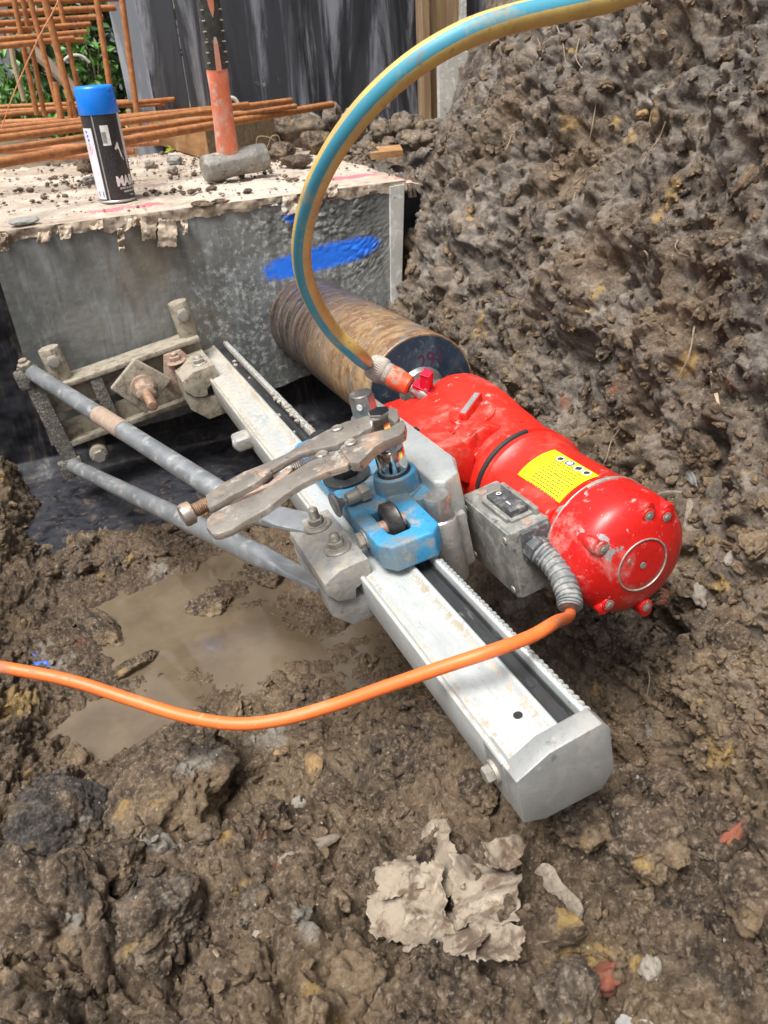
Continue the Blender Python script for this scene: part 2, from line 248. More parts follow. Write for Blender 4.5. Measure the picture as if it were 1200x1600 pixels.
# concrete face with slurry streaks and a blue sprayed mark
def concrete():
    t = NT('slurry_streaked_concrete'); xyz = t.sep()
    st = t.map((14, 1, 2.2))
    n = t.noise(5, 8, .65, dist=.3); s2 = t.noise(3.2, 8, .65, st, .4)
    col = t.mix(t.rng(n, .35, .65), (.115, .122, .118), (.21, .21, .195))
    col = t.mix(t.rng(s2, .48, .66, 0, .6), col, (.27, .285, .29))
    col = t.mix(t.rng(t.noise(9, 7, .7, dist=.6), .53, .66, 0, .5), col, (.27, .295, .315))
    col = t.mix(t.rng(t.noise(6, 6, .6, t.map((1, 1, .5), (0, 0, 2))), .56, .68, 0, .7), col, (.19, .155, .11))
    hx = t.mth('POWER', t.mth('DIVIDE', t.mth('SUBTRACT', xyz[0], .33), .15), 2.); hz = t.mth('POWER', t.mth('DIVIDE', t.mth('ADD', xyz[2], .38), .16), 2.)
    halo = t.rng(t.mth('ADD', hx, hz), .3, 2.6, 1, 0)
    spl = t.rng(t.mth('ADD', t.noise(95, 8, .78), t.mth('MULTIPLY', halo, .06)), .55, .68)
    col = t.mix(t.mth('MULTIPLY', t.mth('MULTIPLY', halo, spl), .75), col, (.52, .56, .56))
    col = t.mix(t.rng(t.noise(120, 6, .75), .58, .66, 0, .4), col, (.32, .33, .32)); col = t.mix(t.rng(t.noise(2.4, 8, .7, t.map((22, 1, 1.6), (0, 0, .0)), .5), .55, .66, 0, .5), col, (.10, .105, .10))
    col = t.mix(t.rng(t.noise(3.4, 7, .66, t.map((6, 1, 1), (0, 0, .4)), .7), .50, .64, 0, .55), col, (.085, .085, .075))
    # blue spray: a slanting bar above the bored hole and a dab at the top edge
    bx = t.mth('SUBTRACT', xyz[0], .398)
    bz = t.mth('SUBTRACT', t.mth('ADD', xyz[2], .304), t.mth('MULTIPLY', bx, .10))
    bar = t.mth('ADD', t.mth('POWER', t.mth('ABSOLUTE', t.mth('DIVIDE', bx, .094)), 4.), t.mth('POWER', t.mth('ABSOLUTE', t.mth('DIVIDE', bz, .0165)), 2.))
    dx = t.mth('DIVIDE', t.mth('SUBTRACT', xyz[0], .366), .022); dz = t.mth('DIVIDE', t.mth('ADD', xyz[2], .226), .020)
    dab = t.mth('ADD', t.mth('POWER', dx, 2.), t.mth('POWER', dz, 2.))
    ms = t.mth('MINIMUM', bar, dab)
    ms = t.mth('ADD', ms, t.mth('MULTIPLY', t.mth('SUBTRACT', t.noise(90, 8, .8), .5), 3.6))
    bm_ = t.rng(ms, .7, 1.9, 1, 0)
    # the lower right corner of the pour shows the dark lining
    col = t.mix(bm_, col, t.mix(t.noise(60), (.012, .16, .92), (.03, .24, .98)))
    nor = t.bump(t.noise(200, 7, .7), .25, .0015, t.bump(t.noise(26, 6, .6), .10, .005))
    return t.out(col, t.fmix(t.rng(n, .4, .6), .5, .8), 0, nor)
M['concrete'] = concrete()
def slab():
    t = NT('dusty_slab_top')
    n = t.noise(6, 8, .65, dist=.3)
    col = t.mix(t.rng(n, .35, .62), (.33, .27, .21), (.48, .41, .34))
    col = t.mix(t.rng(t.noise(16, 8, .7, t.map((1, 3, 1))), .50, .68, 0, .8), col, (.60, .53, .46))
    col = t.mix(t.rng(t.noise(11, 8, .7, t.map((1, 1.6, 1), (1, 2, 3))), .55, .67, 0, .75), col, (.17, .115, .075))
    xyz = t.sep()
    for (cx, cy, rx, ry) in ((.115, 1.325, .07, .018), (.50, 1.36, .06, .02), (.575, 1.30, .04, .02)):
        d = t.mth('ADD', t.mth('POWER', t.mth('DIVIDE', t.mth('SUBTRACT', xyz[0], cx), rx), 2.), t.mth('POWER', t.mth('DIVIDE', t.mth('SUBTRACT', xyz[1], cy), ry), 2.))
        d = t.mth('ADD', d, t.mth('MULTIPLY', t.mth('SUBTRACT', t.noise(60, 7, .75), .5), 3.4))
        col = t.mix(t.rng(d, .4, 1.3, .8, 0), col, (.78, .10, .15))
    nor = t.bump(t.noise(220, 7, .7), .6, .0015, t.bump(t.noise(40, 6, .6), .4, .004))
    return t.out(col, .9, 0, nor)
M['slab'] = slab()
def sheet(name, dark, mid, pale, sc=1., rough=.35, k=0.):
    t = NT(name); st = t.map((9*sc, 9*sc, 1.1*sc)); s = t.noise(1.6, 9, .70, st, .5)
    col = t.mix(t.rng(s, .36, .50), dark, mid)
    col = t.mix(t.rng(t.noise(2.6, 9, .72, t.map((11*sc, 11*sc, 1.0*sc), (0, 0, 1)), .9), .47+k, .62+k, 0, .85), col, pale)
    col = t.mix(t.rng(t.noise(11, 8, .7), .64, .70, 0, .7), col, (.55, .54, .52))
    nor = t.bump(t.noise(60, 6, .65), .12, .002)
    return t.out(col, t.fmix(t.rng(s, .35, .6), rough, .7), 0, nor)
M['formply'] = sheet('faded_black_formply', (.012, .014, .019), (.036, .040, .050), (.27, .29, .33), .36, .35, .03)
M['formply_pale'] = sheet('pale_faded_formply', (.06, .07, .085), (.17, .19, .22), (.36, .38, .42))
M['membrane'] = sheet('stained_black_sheeting', (.006, .007, .011), (.02, .022, .030), (.11, .08, .055), 2.6, .42, .05)
def water():
    t = NT('muddy_puddle_water')
    col = t.mix(t.rng(t.noise(9, 5, .6), .35, .65), (.098, .073, .047), (.155, .12, .08))
    nor = t.bump(t.noise(55, 3, .5), .12, .002)
    return t.out(col, .03, 0, nor, **{'IOR': 1.33, 'Specular IOR Level': 1., 'Coat Weight': .6, 'Coat Roughness': .03})
M['water'] = water()
def barrelmat():
    t = NT('scored_rusty_barrel'); xyz = t.sep()
    rings = t.noise(1.5, 8, .7, t.map((9, 70, 9), (.12, 0, .05)), .8); blot = t.noise(17, 8, .72, t.map((1, 1.5, 1)), .4); fine = t.noise(150, 7, .7, t.map((.8, 1.6, .8)))
    alo = t.rng(t.mth('ADD', xyz[1], t.mth('MULTIPLY', t.mth('SUBTRACT', blot, .5), .35)), .66, .88)
    bl2 = t.noise(60, 9, .78, t.map((1, 1.15, 1)), .3)
    tan = t.mix(t.rng(blot, .40, .60), (.20, .105, .050), (.40, .26, .13)); tan = t.mix(t.rng(bl2, .52, .60, 0, .6), tan, (.46, .36, .26)); tan = t.mix(t.rng(bl2, .44, .36, 0, .7), tan, (.11, .065, .05))
    tan = t.mix(t.rng(t.noise(20, 8, .7, t.map((1, 1.3, 1), (1, 2, 3)), .5), .53, .60, 0, .7), tan, (.20, .19, .18))
    drk = t.mix(t.rng(rings, .42, .56), (.045, .032, .028), (.16, .115, .09)); drk = t.mix(t.rng(fine, .54, .66, 0, .6), drk, (.30, .26, .22))
    col = t.mix(alo, tan, drk)
    col = t.mix(t.mth('MULTIPLY', alo, t.rng(rings, .56, .66, 0, .7)), col, (.38, .34, .30))
    col = t.mix(t.rng(t.noise(2.2, 7, .68, t.map((14, 34, 14), (0, .3, .1)), .9), .57, .63, 0, .75), col, (.11, .13, .155))
    col = t.mix(t.rng(t.noise(4, 4, .6, t.map((8, 90, 8), (0, .1, .14)), .2), .66, .69, 0, .9), col, (.03, .02, .018))
    nor = t.bump(rings, .18, .001, t.bump(fine, .4, .0012))
    return t.out(col, t.rng(fine, .3, .7, .30, .6), t.rng(alo, 0, 1, .25, .5), nor)
M['barrel'] = barrelmat()
def hosemat():
    t = NT('striped_garden_hose')
    uv = t.n.new('ShaderNodeTexCoord').outputs['UV']; u = t.sep(uv)
    k = t.mth('FRACT', t.mth('MULTIPLY', u[0], 2.)) 
    n = t.noise(60, 6, .7)
    e = t.mth('ADD', k, t.mth('MULTIPLY', t.mth('SUBTRACT', n, .5), .05))
    f = t.mth('MULTIPLY', t.rng(e, .33, .35), t.rng(e, .66, .68, 1, 0))
    yel = t.mix(t.rng(t.noise(26, 7, .7), .45, .66), (.60, .42, .13), (.50, .33, .12))
    blu = t.mix(t.rng(t.noise(30, 7, .7), .5, .66), (.05, .27, .38), (.13, .31, .36))
    col = t.mix(f, yel, blu)
    col = t.mix(t.rng(t.noise(30, 8, .74), .54, .66, 0, .55), col, (.33, .23, .12)); col = t.mix(t.rng(t.noise(90, 6, .7), .60, .66, 0, .6), col, (.22, .15, .09))
    return t.out(col, .48, 0, t.bump(t.noise(160, 6, .7), .15, .0006))
M['hose'] = hosemat()

# ------------------------------------------------------------------ mesh helpers
class MB:
    """collects shapes in one bmesh; build() links them as ONE mesh object"""
    def __init__(s): s.bm = bmesh.new(); s.uv = None; s.smooth = 35
    def _bev(s, faces, b, seg=2):
        if b <= 0: return
        ed = set()
        for f in faces:
            for e in f.edges:
                if len(e.link_faces) == 2 and e.calc_face_angle(0) > .5: ed.add(e)
        if ed: bmesh.ops.bevel(s.bm, geom=list(ed), offset=b, segments=seg, affect='EDGES', clamp_overlap=True, profile=.6)
    def loops(s, rings, close=True, caps=True):
        vs = [[s.bm.verts.new(p) for p in r] for r in rings]; fs = []
        n = len(rings[0])
        for a, b in zip(vs, vs[1:]):
            for i in range(n if close else n-1):
                j = (i+1) % n; fs.append(s.bm.faces.new((a[i], a[j], b[j], b[i])))
        if caps: fs.append(s.bm.faces.new(vs[0][::-1])); fs.append(s.bm.faces.new(vs[-1]))
        return fs
    def prism(s, poly, a0, a1, axis='y', bev=0., seg=2):
        """poly of 2D points swept along an axis: 'y' -> (x,z), 'z' -> (x,y), 'x' -> (y,z)"""
        def P3(p, a): return {'y': (p[0], a, p[1]), 'z': (p[0], p[1], a), 'x': (a, p[0], p[1])}[axis]
        fs = s.loops([[P3(p, a0) for p in poly], [P3(p, a1) for p in poly]])
        bmesh.ops.recalc_face_normals(s.bm, faces=fs); s._bev(fs, bev, seg); return s
    def box(s, x0, x1, y0, y1, z0, z1, bev=0., seg=2, mat=None):
        k0 = len(s.bm.verts)
        fs = s.loops([[(x0, y0, z0), (x1, y0, z0), (x1, y1, z0), (x0, y1, z0)], [(x0, y0, z1), (x1, y0, z1), (x1, y1, z1), (x0, y1, z1)]])
        bmesh.ops.recalc_face_normals(s.bm, faces=fs)
        if mat:
            for v in {v for f in fs for v in f.verts}: v.co = mat@v.co
        s._bev(fs, bev, seg); return s
    def lathe(s, p0, ax, prof, n=32, cap=True, ph=0.):
        """prof: (distance along axis, radius)"""
        ax = Vector(ax).normalized(); q = ax.to_track_quat('Z', 'Y').to_matrix(); p0 = Vector(p0)
        rings = [[p0+q@Vector((r*math.cos(ph+2*PI*i/n), r*math.sin(ph+2*PI*i/n), h)) for i in range(n)] for h, r in prof]
        fs = s.loops(rings, caps=cap); bmesh.ops.recalc_face_normals(s.bm, faces=fs); return s
    def cyl(s, p0, p1, r, n=24, bev=0., r1=None):
        p0 = Vector(p0); p1 = Vector(p1); L = (p1-p0).length; r1 = r if r1 is None else r1
        if bev > 0: pr = [(0, r-bev), (bev*.3, r-bev*.3), (bev, r), (L-bev, r1), (L-bev*.3, r1-bev*.3), (L, r1-bev)]
        else: pr = [(0, r), (L, r1)]
        return s.lathe(p0, p1-p0, pr, n)
    def hexn(s, p0, ax, r, h, bev=.0006, ph=0.):
        k = s.lathe(p0, ax, [(0, r*.93), (h*.12, r), (h*.85, r), (h, r*.88)], 6, ph=ph); return s
    def tube(s, pts, rad, n=12, caps=True, uvt=None, tw=None):
        P = [Vector(p) for p in pts]; N = len(P)
        T = [(P[min(i+1, N-1)]-P[max(i-1, 0)]).normalized() for i in range(N)]
        u = T[0].orthogonal().normalized(); rings = []
        for i in range(N):
            u = (u-T[i]*u.dot(T[i])).normalized(); v = T[i].cross(u)
            r = rad(i/(N-1)) if callable(rad) else (rad[i] if hasattr(rad, '__len__') else rad)
            t0 = tw(i/(N-1)) if tw else 0
            rings.append([P[i]+(u*math.cos(t0+2*PI*k/n)+v*math.sin(t0+2*PI*k/n))*r for k in range(n)])
        fs = s.loops(rings, caps=caps)
        if uvt:
            uv = s.bm.loops.layers.uv.verify(); side = fs[:(N-1)*n]
            for i in range(N-1):
                for k in range(n):
                    f = side[i*n+k]
                    for lp, (a, b) in zip(f.loops, ((k, i), (k+1, i), (k+1, i+1), (k, i+1))): lp[uv].uv = (a/n, b/(N-1))
        bmesh.ops.recalc_face_normals(s.bm, faces=fs); return s
    def raw(s, verts, faces):
        vs = [s.bm.verts.new(v) for v in verts]
        for f in faces:
            try: s.bm.faces.new([vs[i] for i in f])
            except ValueError: pass
        return s
    def build(s, name, mat, parent=None, smooth=None):
        me = bpy.data.meshes.new(name); s.bm.to_mesh(me); s.bm.free()
        a = s.smooth if smooth is None else smooth
        if a:
            me.polygons.foreach_set('use_smooth', [True]*len(me.polygons))
            me.set_sharp_from_angle(angle=math.radians(a))
        me.materials.append(M[mat] if isinstance(mat, str) else mat)
        o = bpy.data.objects.new(name, me); C.objects.link(o)
        if parent: o.parent = parent
        return o
def np_mesh(name, V, F, mat, smooth=True, parent=None):
    me = bpy.data.meshes.new(name); V = np.asarray(V, np.float32); F = np.asarray(F, np.int32); k = F.shape[1]
    me.vertices.add(len(V)); me.vertices.foreach_set('co', V.ravel())
    me.loops.add(F.size); me.loops.foreach_set('vertex_index', F.ravel())
    me.polygons.add(len(F)); me.polygons.foreach_set('loop_start', np.arange(0, F.size, k, dtype=np.int32))
    me.polygons.foreach_set('use_smooth', np.full(len(F), smooth)); me.update(calc_edges=True); me.validate()
    me.materials.append(M[mat] if isinstance(mat, str) else mat)
    o = bpy.data.objects.new(name, me); C.objects.link(o)
    if parent: o.parent = parent
    return o
def tag(o, label=None, cat=None, group=None, kind=None):
    if label: o['label'] = label
    if cat: o['category'] = cat
    if group: o['group'] = group
    if kind: o['kind'] = kind
    return o
def thing(name, label, cat, loc=(0, 0, 0), group=None):
    o = bpy.data.objects.new(name, None); o.empty_display_size = .02; C.objects.link(o); o.location = loc
    return tag(o, label, cat, group)
def catmull(P, k=10):
    P = [Vector(p) for p in P]; Q = [P[0]*2-P[1]]+P+[P[-1]*2-P[-2]]; out = []
    for i in range(1, len(Q)-2):
        for j in range(k):
            t = j/k; a, b, c, d = Q[i-1:i+3]
            out.append(.5*((2*b)+(c-a)*t+(2*a-5*b+4*c-d)*t*t+(3*b-a-3*c+d)*t**3))
    out.append(P[-1]); return out
def text_mesh(txt, size, ext=.0, bold=0.):
    cu = bpy.data.curves.new('t', 'FONT'); cu.body = txt; cu.size = size; cu.extrude = ext; cu.offset = bold; cu.resolution_u = 3
    o = bpy.data.objects.new('t', cu); C.objects.link(o)
    dg = bpy.context.evaluated_depsgraph_get(); me = bpy.data.meshes.new_from_object(o.evaluated_get(dg))
    V = np.zeros(len(me.vertices)*3, np.float32); me.vertices.foreach_get('co', V); F = [tuple(p.vertices) for p in me.polygons]
    bpy.data.objects.remove(o); bpy.data.curves.remove(cu); bpy.data.meshes.remove(me)
    return V.reshape(-1, 3), F

# ------------------------------------------------------------------ noise
def _h(ix, iy, iz, s):
    h = (ix.astype(np.uint32)*np.uint32(374761393)+iy.astype(np.uint32)*np.uint32(668265263)+iz.astype(np.uint32)*np.uint32(2147483647)+np.uint32(s*974711 & 0xffffffff))
    h = (h ^ (h >> np.uint32(13)))*np.uint32(1274126177); h ^= h >> np.uint32(16); h = h*np.uint32(2246822519); return h ^ (h >> np.uint32(15))
_G = np.array([[1, 1, 0], [-1, 1, 0], [1, -1, 0], [-1, -1, 0], [1, 0, 1], [-1, 0, 1], [1, 0, -1], [-1, 0, -1], [0, 1, 1], [0, -1, 1], [0, 1, -1], [0, -1, -1], [1, 1, 0], [-1, 1, 0], [0, -1, 1], [0, -1, -1]], float)
def perlin(P, s=0):
    I = np.floor(P).astype(np.int64); f = P-I; u = f*f*f*(f*(f*6-15)+10); r = 0
    for dx in (0, 1):
        for dy in (0, 1):
            for dz in (0, 1):
                g = _G[_h(I[:, 0]+dx, I[:, 1]+dy, I[:, 2]+dz, s) & np.uint32(15)]
                d = g[:, 0]*(f[:, 0]-dx)+g[:, 1]*(f[:, 1]-dy)+g[:, 2]*(f[:, 2]-dz)
                r = r+d*(u[:, 0] if dx else 1-u[:, 0])*(u[:, 1] if dy else 1-u[:, 1])*(u[:, 2] if dz else 1-u[:, 2])
    return r
def fbm(P, o=4, s=0, g=.5, l=2.03):
    r = 0; a = 1.
    for i in range(o): r = r+a*perlin(P*(l**i), s+i); a *= g
    return r
def worley(P, s=0):
    """distance to the nearest feature point, the second nearest and the nearest cell's random value"""
    I = np.floor(P).astype(np.int64); f = P-I
    d1 = np.full(len(P), 9.); d2 = d1.copy(); idv = np.zeros(len(P))
    for dx in (-1, 0, 1):
        for dy in (-1, 0, 1):
            for dz in (-1, 0, 1):
                h = _h(I[:, 0]+dx, I[:, 1]+dy, I[:, 2]+dz, s)
                ox = (h & np.uint32(1023))/1023.; oy = ((h >> np.uint32(10)) & np.uint32(1023))/1023.; oz = ((h >> np.uint32(20)) & np.uint32(1023))/1023.
                d = (f[:, 0]-dx-ox)**2+(f[:, 1]-dy-oy)**2+(f[:, 2]-dz-oz)**2
                c = d < d1; d2 = np.where(c, d1, np.minimum(d2, d)); idv = np.where(c, ((h >> np.uint32(5)) & np.uint32(255))/255., idv); d1 = np.where(c, d, d1)
    return np.sqrt(d1), np.sqrt(d2), idv
def lumps(P, s):
    """rounded clods with creases between them, each with its own height"""
    Q = P+.28*np.stack([perlin(P*1.7, s+50), perlin(P*1.7, s+51), perlin(P*1.7, s+52)], 1)
    a, b, i = worley(Q, s); e = np.clip((b-a)*2.2, 0, 1)
    return np.sqrt(e)*(.35+.65*i)

# ------------------------------------------------------------------ ground: one sheet, the pit, the heap in front and the bank on the right
ZW = -.5985                                                # puddle level
def ss(a, b, x): t = np.clip((x-a)/(b-a), 0, 1); return t*t*(3-2*t)
PUD = [(pz(260, 925, ZW), .060, .030), (pz(340, 895, ZW), .055, .03), (pz(150, 1140, ZW), .045, .045), (pz(240, 1110, ZW), .05, .04), (pz(330, 985, ZW), .035, .05), (pz(190, 960, ZW), .03, .03),
       (pz(470, 1010, ZW), .045, .02), (pz(380, 1010, ZW), .04, .02), (pz(420, 920, ZW), .03, .02), (pz(560, 985, ZW), .03, .015), (pz(300, 1010, ZW), .085, .055), (pz(250, 960, ZW), .07, .05)]
def h0(x, y):
    f = np.interp(y, [-1, 0, .14, .28, .36, .43, .52, .60, 1.2, 1.295, 1.32], [-.40, -.41, -.428, -.452, -.475, -.525, -.578, -.591, -.591, -.594, -.24])
    f = np.where(y > 1.32, -.232+.0*y, f)
    f = f-.035*ss(1.01, 1.07, y)*(y < 1.29)*ss(.50, .42, x)
    wl = ss(.0, .5, y-.35)
    f = f+ss(0, .30, -.115-x-.05*ss(.5, 1.2, y))*(.34*wl+.10)*(y < 1.29)            # rises on the left
    f = f+ss(0, 1.2, -.42-x)*.25*(y < 1.29)
    f = f+.09*ss(.75, 1.15, y)*ss(-.10, -.17, x)*(y < 1.29)
    xf = np.interp(y, [-.5, .1, .25, .4, .6, 1.25, 1.5, 2., 2.6, 4], [.40, .385, .395, .42, .43, .425, .57, .83, 1.1, 1.6])
    f = f-.085*np.exp(-((x-xf+.03)/.045)**2)*ss(.62, .35, y)*ss(.12, .24, y)
    f = f-.075*np.exp(-((x-.355)/.05)**2)*ss(.24, .36, y)*ss(.80, .62, y)
    for p, rx, ry in PUD: f = f-.0165*np.exp(-((x-p.x)/rx)**2-((y-p.y)/ry)**2)
    b = -.62+(x-xf)*np.interp(y, [0, .3, .6, 1.2, 2], [2.0, 2.2, 2.5, 2.5, 2.0])
    kk = np.interp(y, [.8, 1.15, 1.25, 1.6, 2.2], [1, .72, .50, .85, 1.1]); b = np.where(b > -.2, -.2+(b+.2)*kk, b)
    top = .13+.25*ss(.8, 3, x)
    b = np.where(b > top-.1, top-.1*np.exp(-(b-top+.1)/.1), b)
    k = .04; hh = np.clip(.5+.5*(b-f)/k, 0, 1); r = f*(1-hh)+b*hh+k*hh*(1-hh)
    r = np.where(y < -.2, np.maximum(r, r+ss(.2, 1.5, -y)*.3), r)
    return r
def geo(a, b, d0, gr):
    o = [a]; d = d0
    while o[-1] < b: o.append(o[-1]+d); d *= gr
    return o
ys = np.r_[-np.array(geo(0., 40, .03, 1.28))[::-1][:-1], np.arange(0, .10, .01), np.array(geo(.10, 1.36, .0013, 1.0016)), np.array(geo(1.37, 60, .008, 1.045))]
_x = [-.33]
while _x[-1] < .92:
    v = _x[-1]; _x.append(v+(.0018 if v < .40 else (.0009 if v < .74 else .0022)))
xs = np.r_[-np.array(geo(.332, 60, .006, 1.12))[::-1], np.array(_x), np.array(geo(_x[-1]+.004, 60, .008, 1.12))]
XX, YY = np.meshgrid(xs, ys); X, Y = XX.ravel(), YY.ravel()
Z = h0(X, Y); e = 2e-3
Nn = np.stack([-(h0(X+e, Y)-h0(X-e, Y))/(2*e), -(h0(X, Y+e)-h0(X, Y-e))/(2*e), np.ones_like(X)], 1)
Nn[:, :2] = np.clip(Nn[:, :2], -2.2, 2.2); Nn /= np.linalg.norm(Nn, axis=1)[:, None]
P = np.stack([X, Y, Z], 1)
near = (Y > .02) & (Y < 3.) & (X > -1.) & (X < 1.6)
Pn = P[near]
bank = ss(.40, .50, Pn[:, 0]); pit = ss(.40, .52, Pn[:, 1])*(1-bank)*(Pn[:, 1] < 1.27)*ss(-.16, -.08, Pn[:, 0])   # smoother, wetter pit bottom
slabz = (Pn[:, 1] > 1.31)*(Pn[:, 0] < .56)
amp = 1-.48*pit-.85*slabz
front = ss(.46, .36, Pn[:, 1])*(1-bank)
warp = np.stack([fbm(Pn*30, 3, 40), fbm(Pn*30, 3, 44), fbm(Pn*30, 3, 48)], 1)*.006
Q = Pn+warp
d = .022*fbm(Pn*9, 3, 1)*(1+.7*bank+.5*front)
big = lumps(Q*22, 3); d = d+(.013+.004*bank+.016*front)*(big-.45)*ss(-.25, .35, perlin(Pn*6., 77)+.12)
med = lumps(Q*55, 4); d = d+(.0068+.0015*bank)*(med-.4)*ss(-.35, .2, perlin(Pn*11., 78)+.08)
hf = 1-.5*bank
sm = lumps(Q*130, 5); d = d+.0062*(sm-.4)*hf*ss(-.4, .1, perlin(Pn*20., 79)+.08)
sm = lumps(Q*270, 7); d = d+.0040*(sm-.4)*hf
sm = lumps(Q*480, 8); d = d+.0018*(sm-.4)*hf
cr = 1-np.abs(perlin(Q*19, 33))*2.; d = d-.016*np.clip(cr-.82, 0, 1)*5.5*(.55-.25*bank)        # cracks and hollows
cr = 1-np.abs(perlin(Q*47, 34))*2.; d = d-.008*np.clip(cr-.80, 0, 1)*5.*(.7-.5*bank)
d = d+.0062*fbm(Q*70, 4, 9, .60)*hf
gz = .32+.68*ss(-.22, .12, perlin(Pn*4.6+3, 99)+.4*perlin(Pn*11, 98)); d = d*(1-bank*(1-gz)*.6)
sm = lumps(Pn*95, 15); d = d+.0036*(sm-.45)*bank*gz; sm = lumps(Pn*190, 16); d = d+.0020*(sm-.45)*bank; d = d+.020*fbm(Pn*17, 3, 150)*bank
d = d+.009*np.clip(fbm(Pn*13, 4, 90)-.12, 0, 1)*bank
pk = fbm(Pn*30, 2, 120, .45); d = d-.014*ss(.10, .50, pk)*(.3+.7*bank)                  # holes where crumbs have fallen out
pk = fbm(Pn*72, 1, 130, .5); d = d-.0060*ss(.12, .45, pk)*(.35+.65*bank)
full = np.zeros(len(P)); full[near] = d*amp
far = ~near; full[far] = .03*fbm(P[far]*1.5, 3, 1)
P = P+Nn*full[:, None]
P[near] += np.stack([perlin(Pn*40, 60), perlin(Pn*40, 61), 0*d], 1)*.003*amp[:, None]
nx, ny = len(xs), len(ys); idx = np.arange(nx*ny).reshape(ny, nx)
F = np.stack([idx[:-1, :-1], idx[:-1, 1:], idx[1:, 1:], idx[1:, :-1]], -1).reshape(-1, 4)
ground = tag(np_mesh('ground', P, F, 'soil'), kind='structure')
print('ground', len(P))
GP = P; GN = Nn
_sel = idx[::3, ::3]; _k = np.arange(_sel.size).reshape(_sel.shape)
_f = np.stack([_k[:-1, :-1], _k[:-1, 1:], _k[1:, 1:], _k[1:, :-1]], -1).reshape(-1, 4)
BV = BVHTree.FromPolygons(P[_sel.ravel()].tolist(), _f.tolist())
def hit(px, py):
    """the soil point seen at a place of the view"""
    l, n, i, dd = BV.ray_cast(Vector((0, 0, 0)), Vector(ray(px, py))); return (l, n) if l else (None, None)

pw = MB()
pw.raw([(-.26, .50, ZW), (.245, .50, ZW), (.245, 1.03, ZW), (-.26, 1.03, ZW)], [(0, 1, 2, 3)])
tag(pw.build('puddle_water', 'water', smooth=0), kind='structure')

# ------------------------------------------------------------------ clods, stones and other finds lying on the soil
def blob(seed, subd=4, sq=(1, 1, .75), rough=.22, facet=.0, fine=.06):
    bm = bmesh.new(); bmesh.ops.create_icosphere(bm, subdivisions=subd, radius=1.)
    V = np.array([v.co[:] for v in bm.verts]); F = np.array([[v.index for v in f.verts] for f in bm.faces]); bm.free()
    o = np.array([seed*3.1, seed*1.7, seed*.9])
    a = 1+rough*fbm(V*1.1+o, 3, seed)*1.6+fine*1.3*fbm(V*4.5+o, 4, seed+3, .6)+fine*1.1*(lumps(V*3.4+o, seed)-.45)+fine*.5*(lumps(V*8+o, seed)-.45)
    if facet:
        for k in range(7):
            g = np.random.default_rng(seed*10+k); n = nrm(g.normal(size=3)); c = .62+.2*g.random(); pr = (V*a[:, None])@n
            a = np.where(pr > c, a*(c+(pr-c)*(1-facet))/np.maximum(pr, 1e-6), a)
    return V*a[:, None]*np.array(sq), F
def lay(name, mat, px, py, rpx, seed, label, cat, group=None, sq=(1, 1, .75), rz=0., sink=.3, subd=4, rough=.22, facet=0., fine=.06, tilt=None):
    l, n = hit(px, py)
    if l is None: return None
    r = rpx/FPX*l.length*.95
    V, F = blob(seed, subd, sq, rough, facet, fine)
    if subd >= 5:
        W_ = V*r+np.array([seed*.31, seed*.17, 0]); U = V/np.linalg.norm(V, axis=1)[:, None]
        V = V+U*((.0026*(lumps(W_*75, 3)-.45)+.0022*(lumps(W_*150, 4)-.45)+.0016*(lumps(W_*300, 5)-.45)+.0022*fbm(W_*70, 4, 6, .62))/r)[:, None]
    R_ = n.to_track_quat('Z', 'Y').to_matrix() if tilt is None else Matrix.Rotation(tilt, 3, 'X')
    R_ = np.array(R_@Matrix.Rotation(rz, 3, 'Z'))
    o = np_mesh(name, (V*r)@R_.T, F, mat); o.location = l+n*r*(sq[2]-sink*2*sq[2])
    return tag(o, label, cat, group)
BC = 'large clods of dug soil in the foreground'
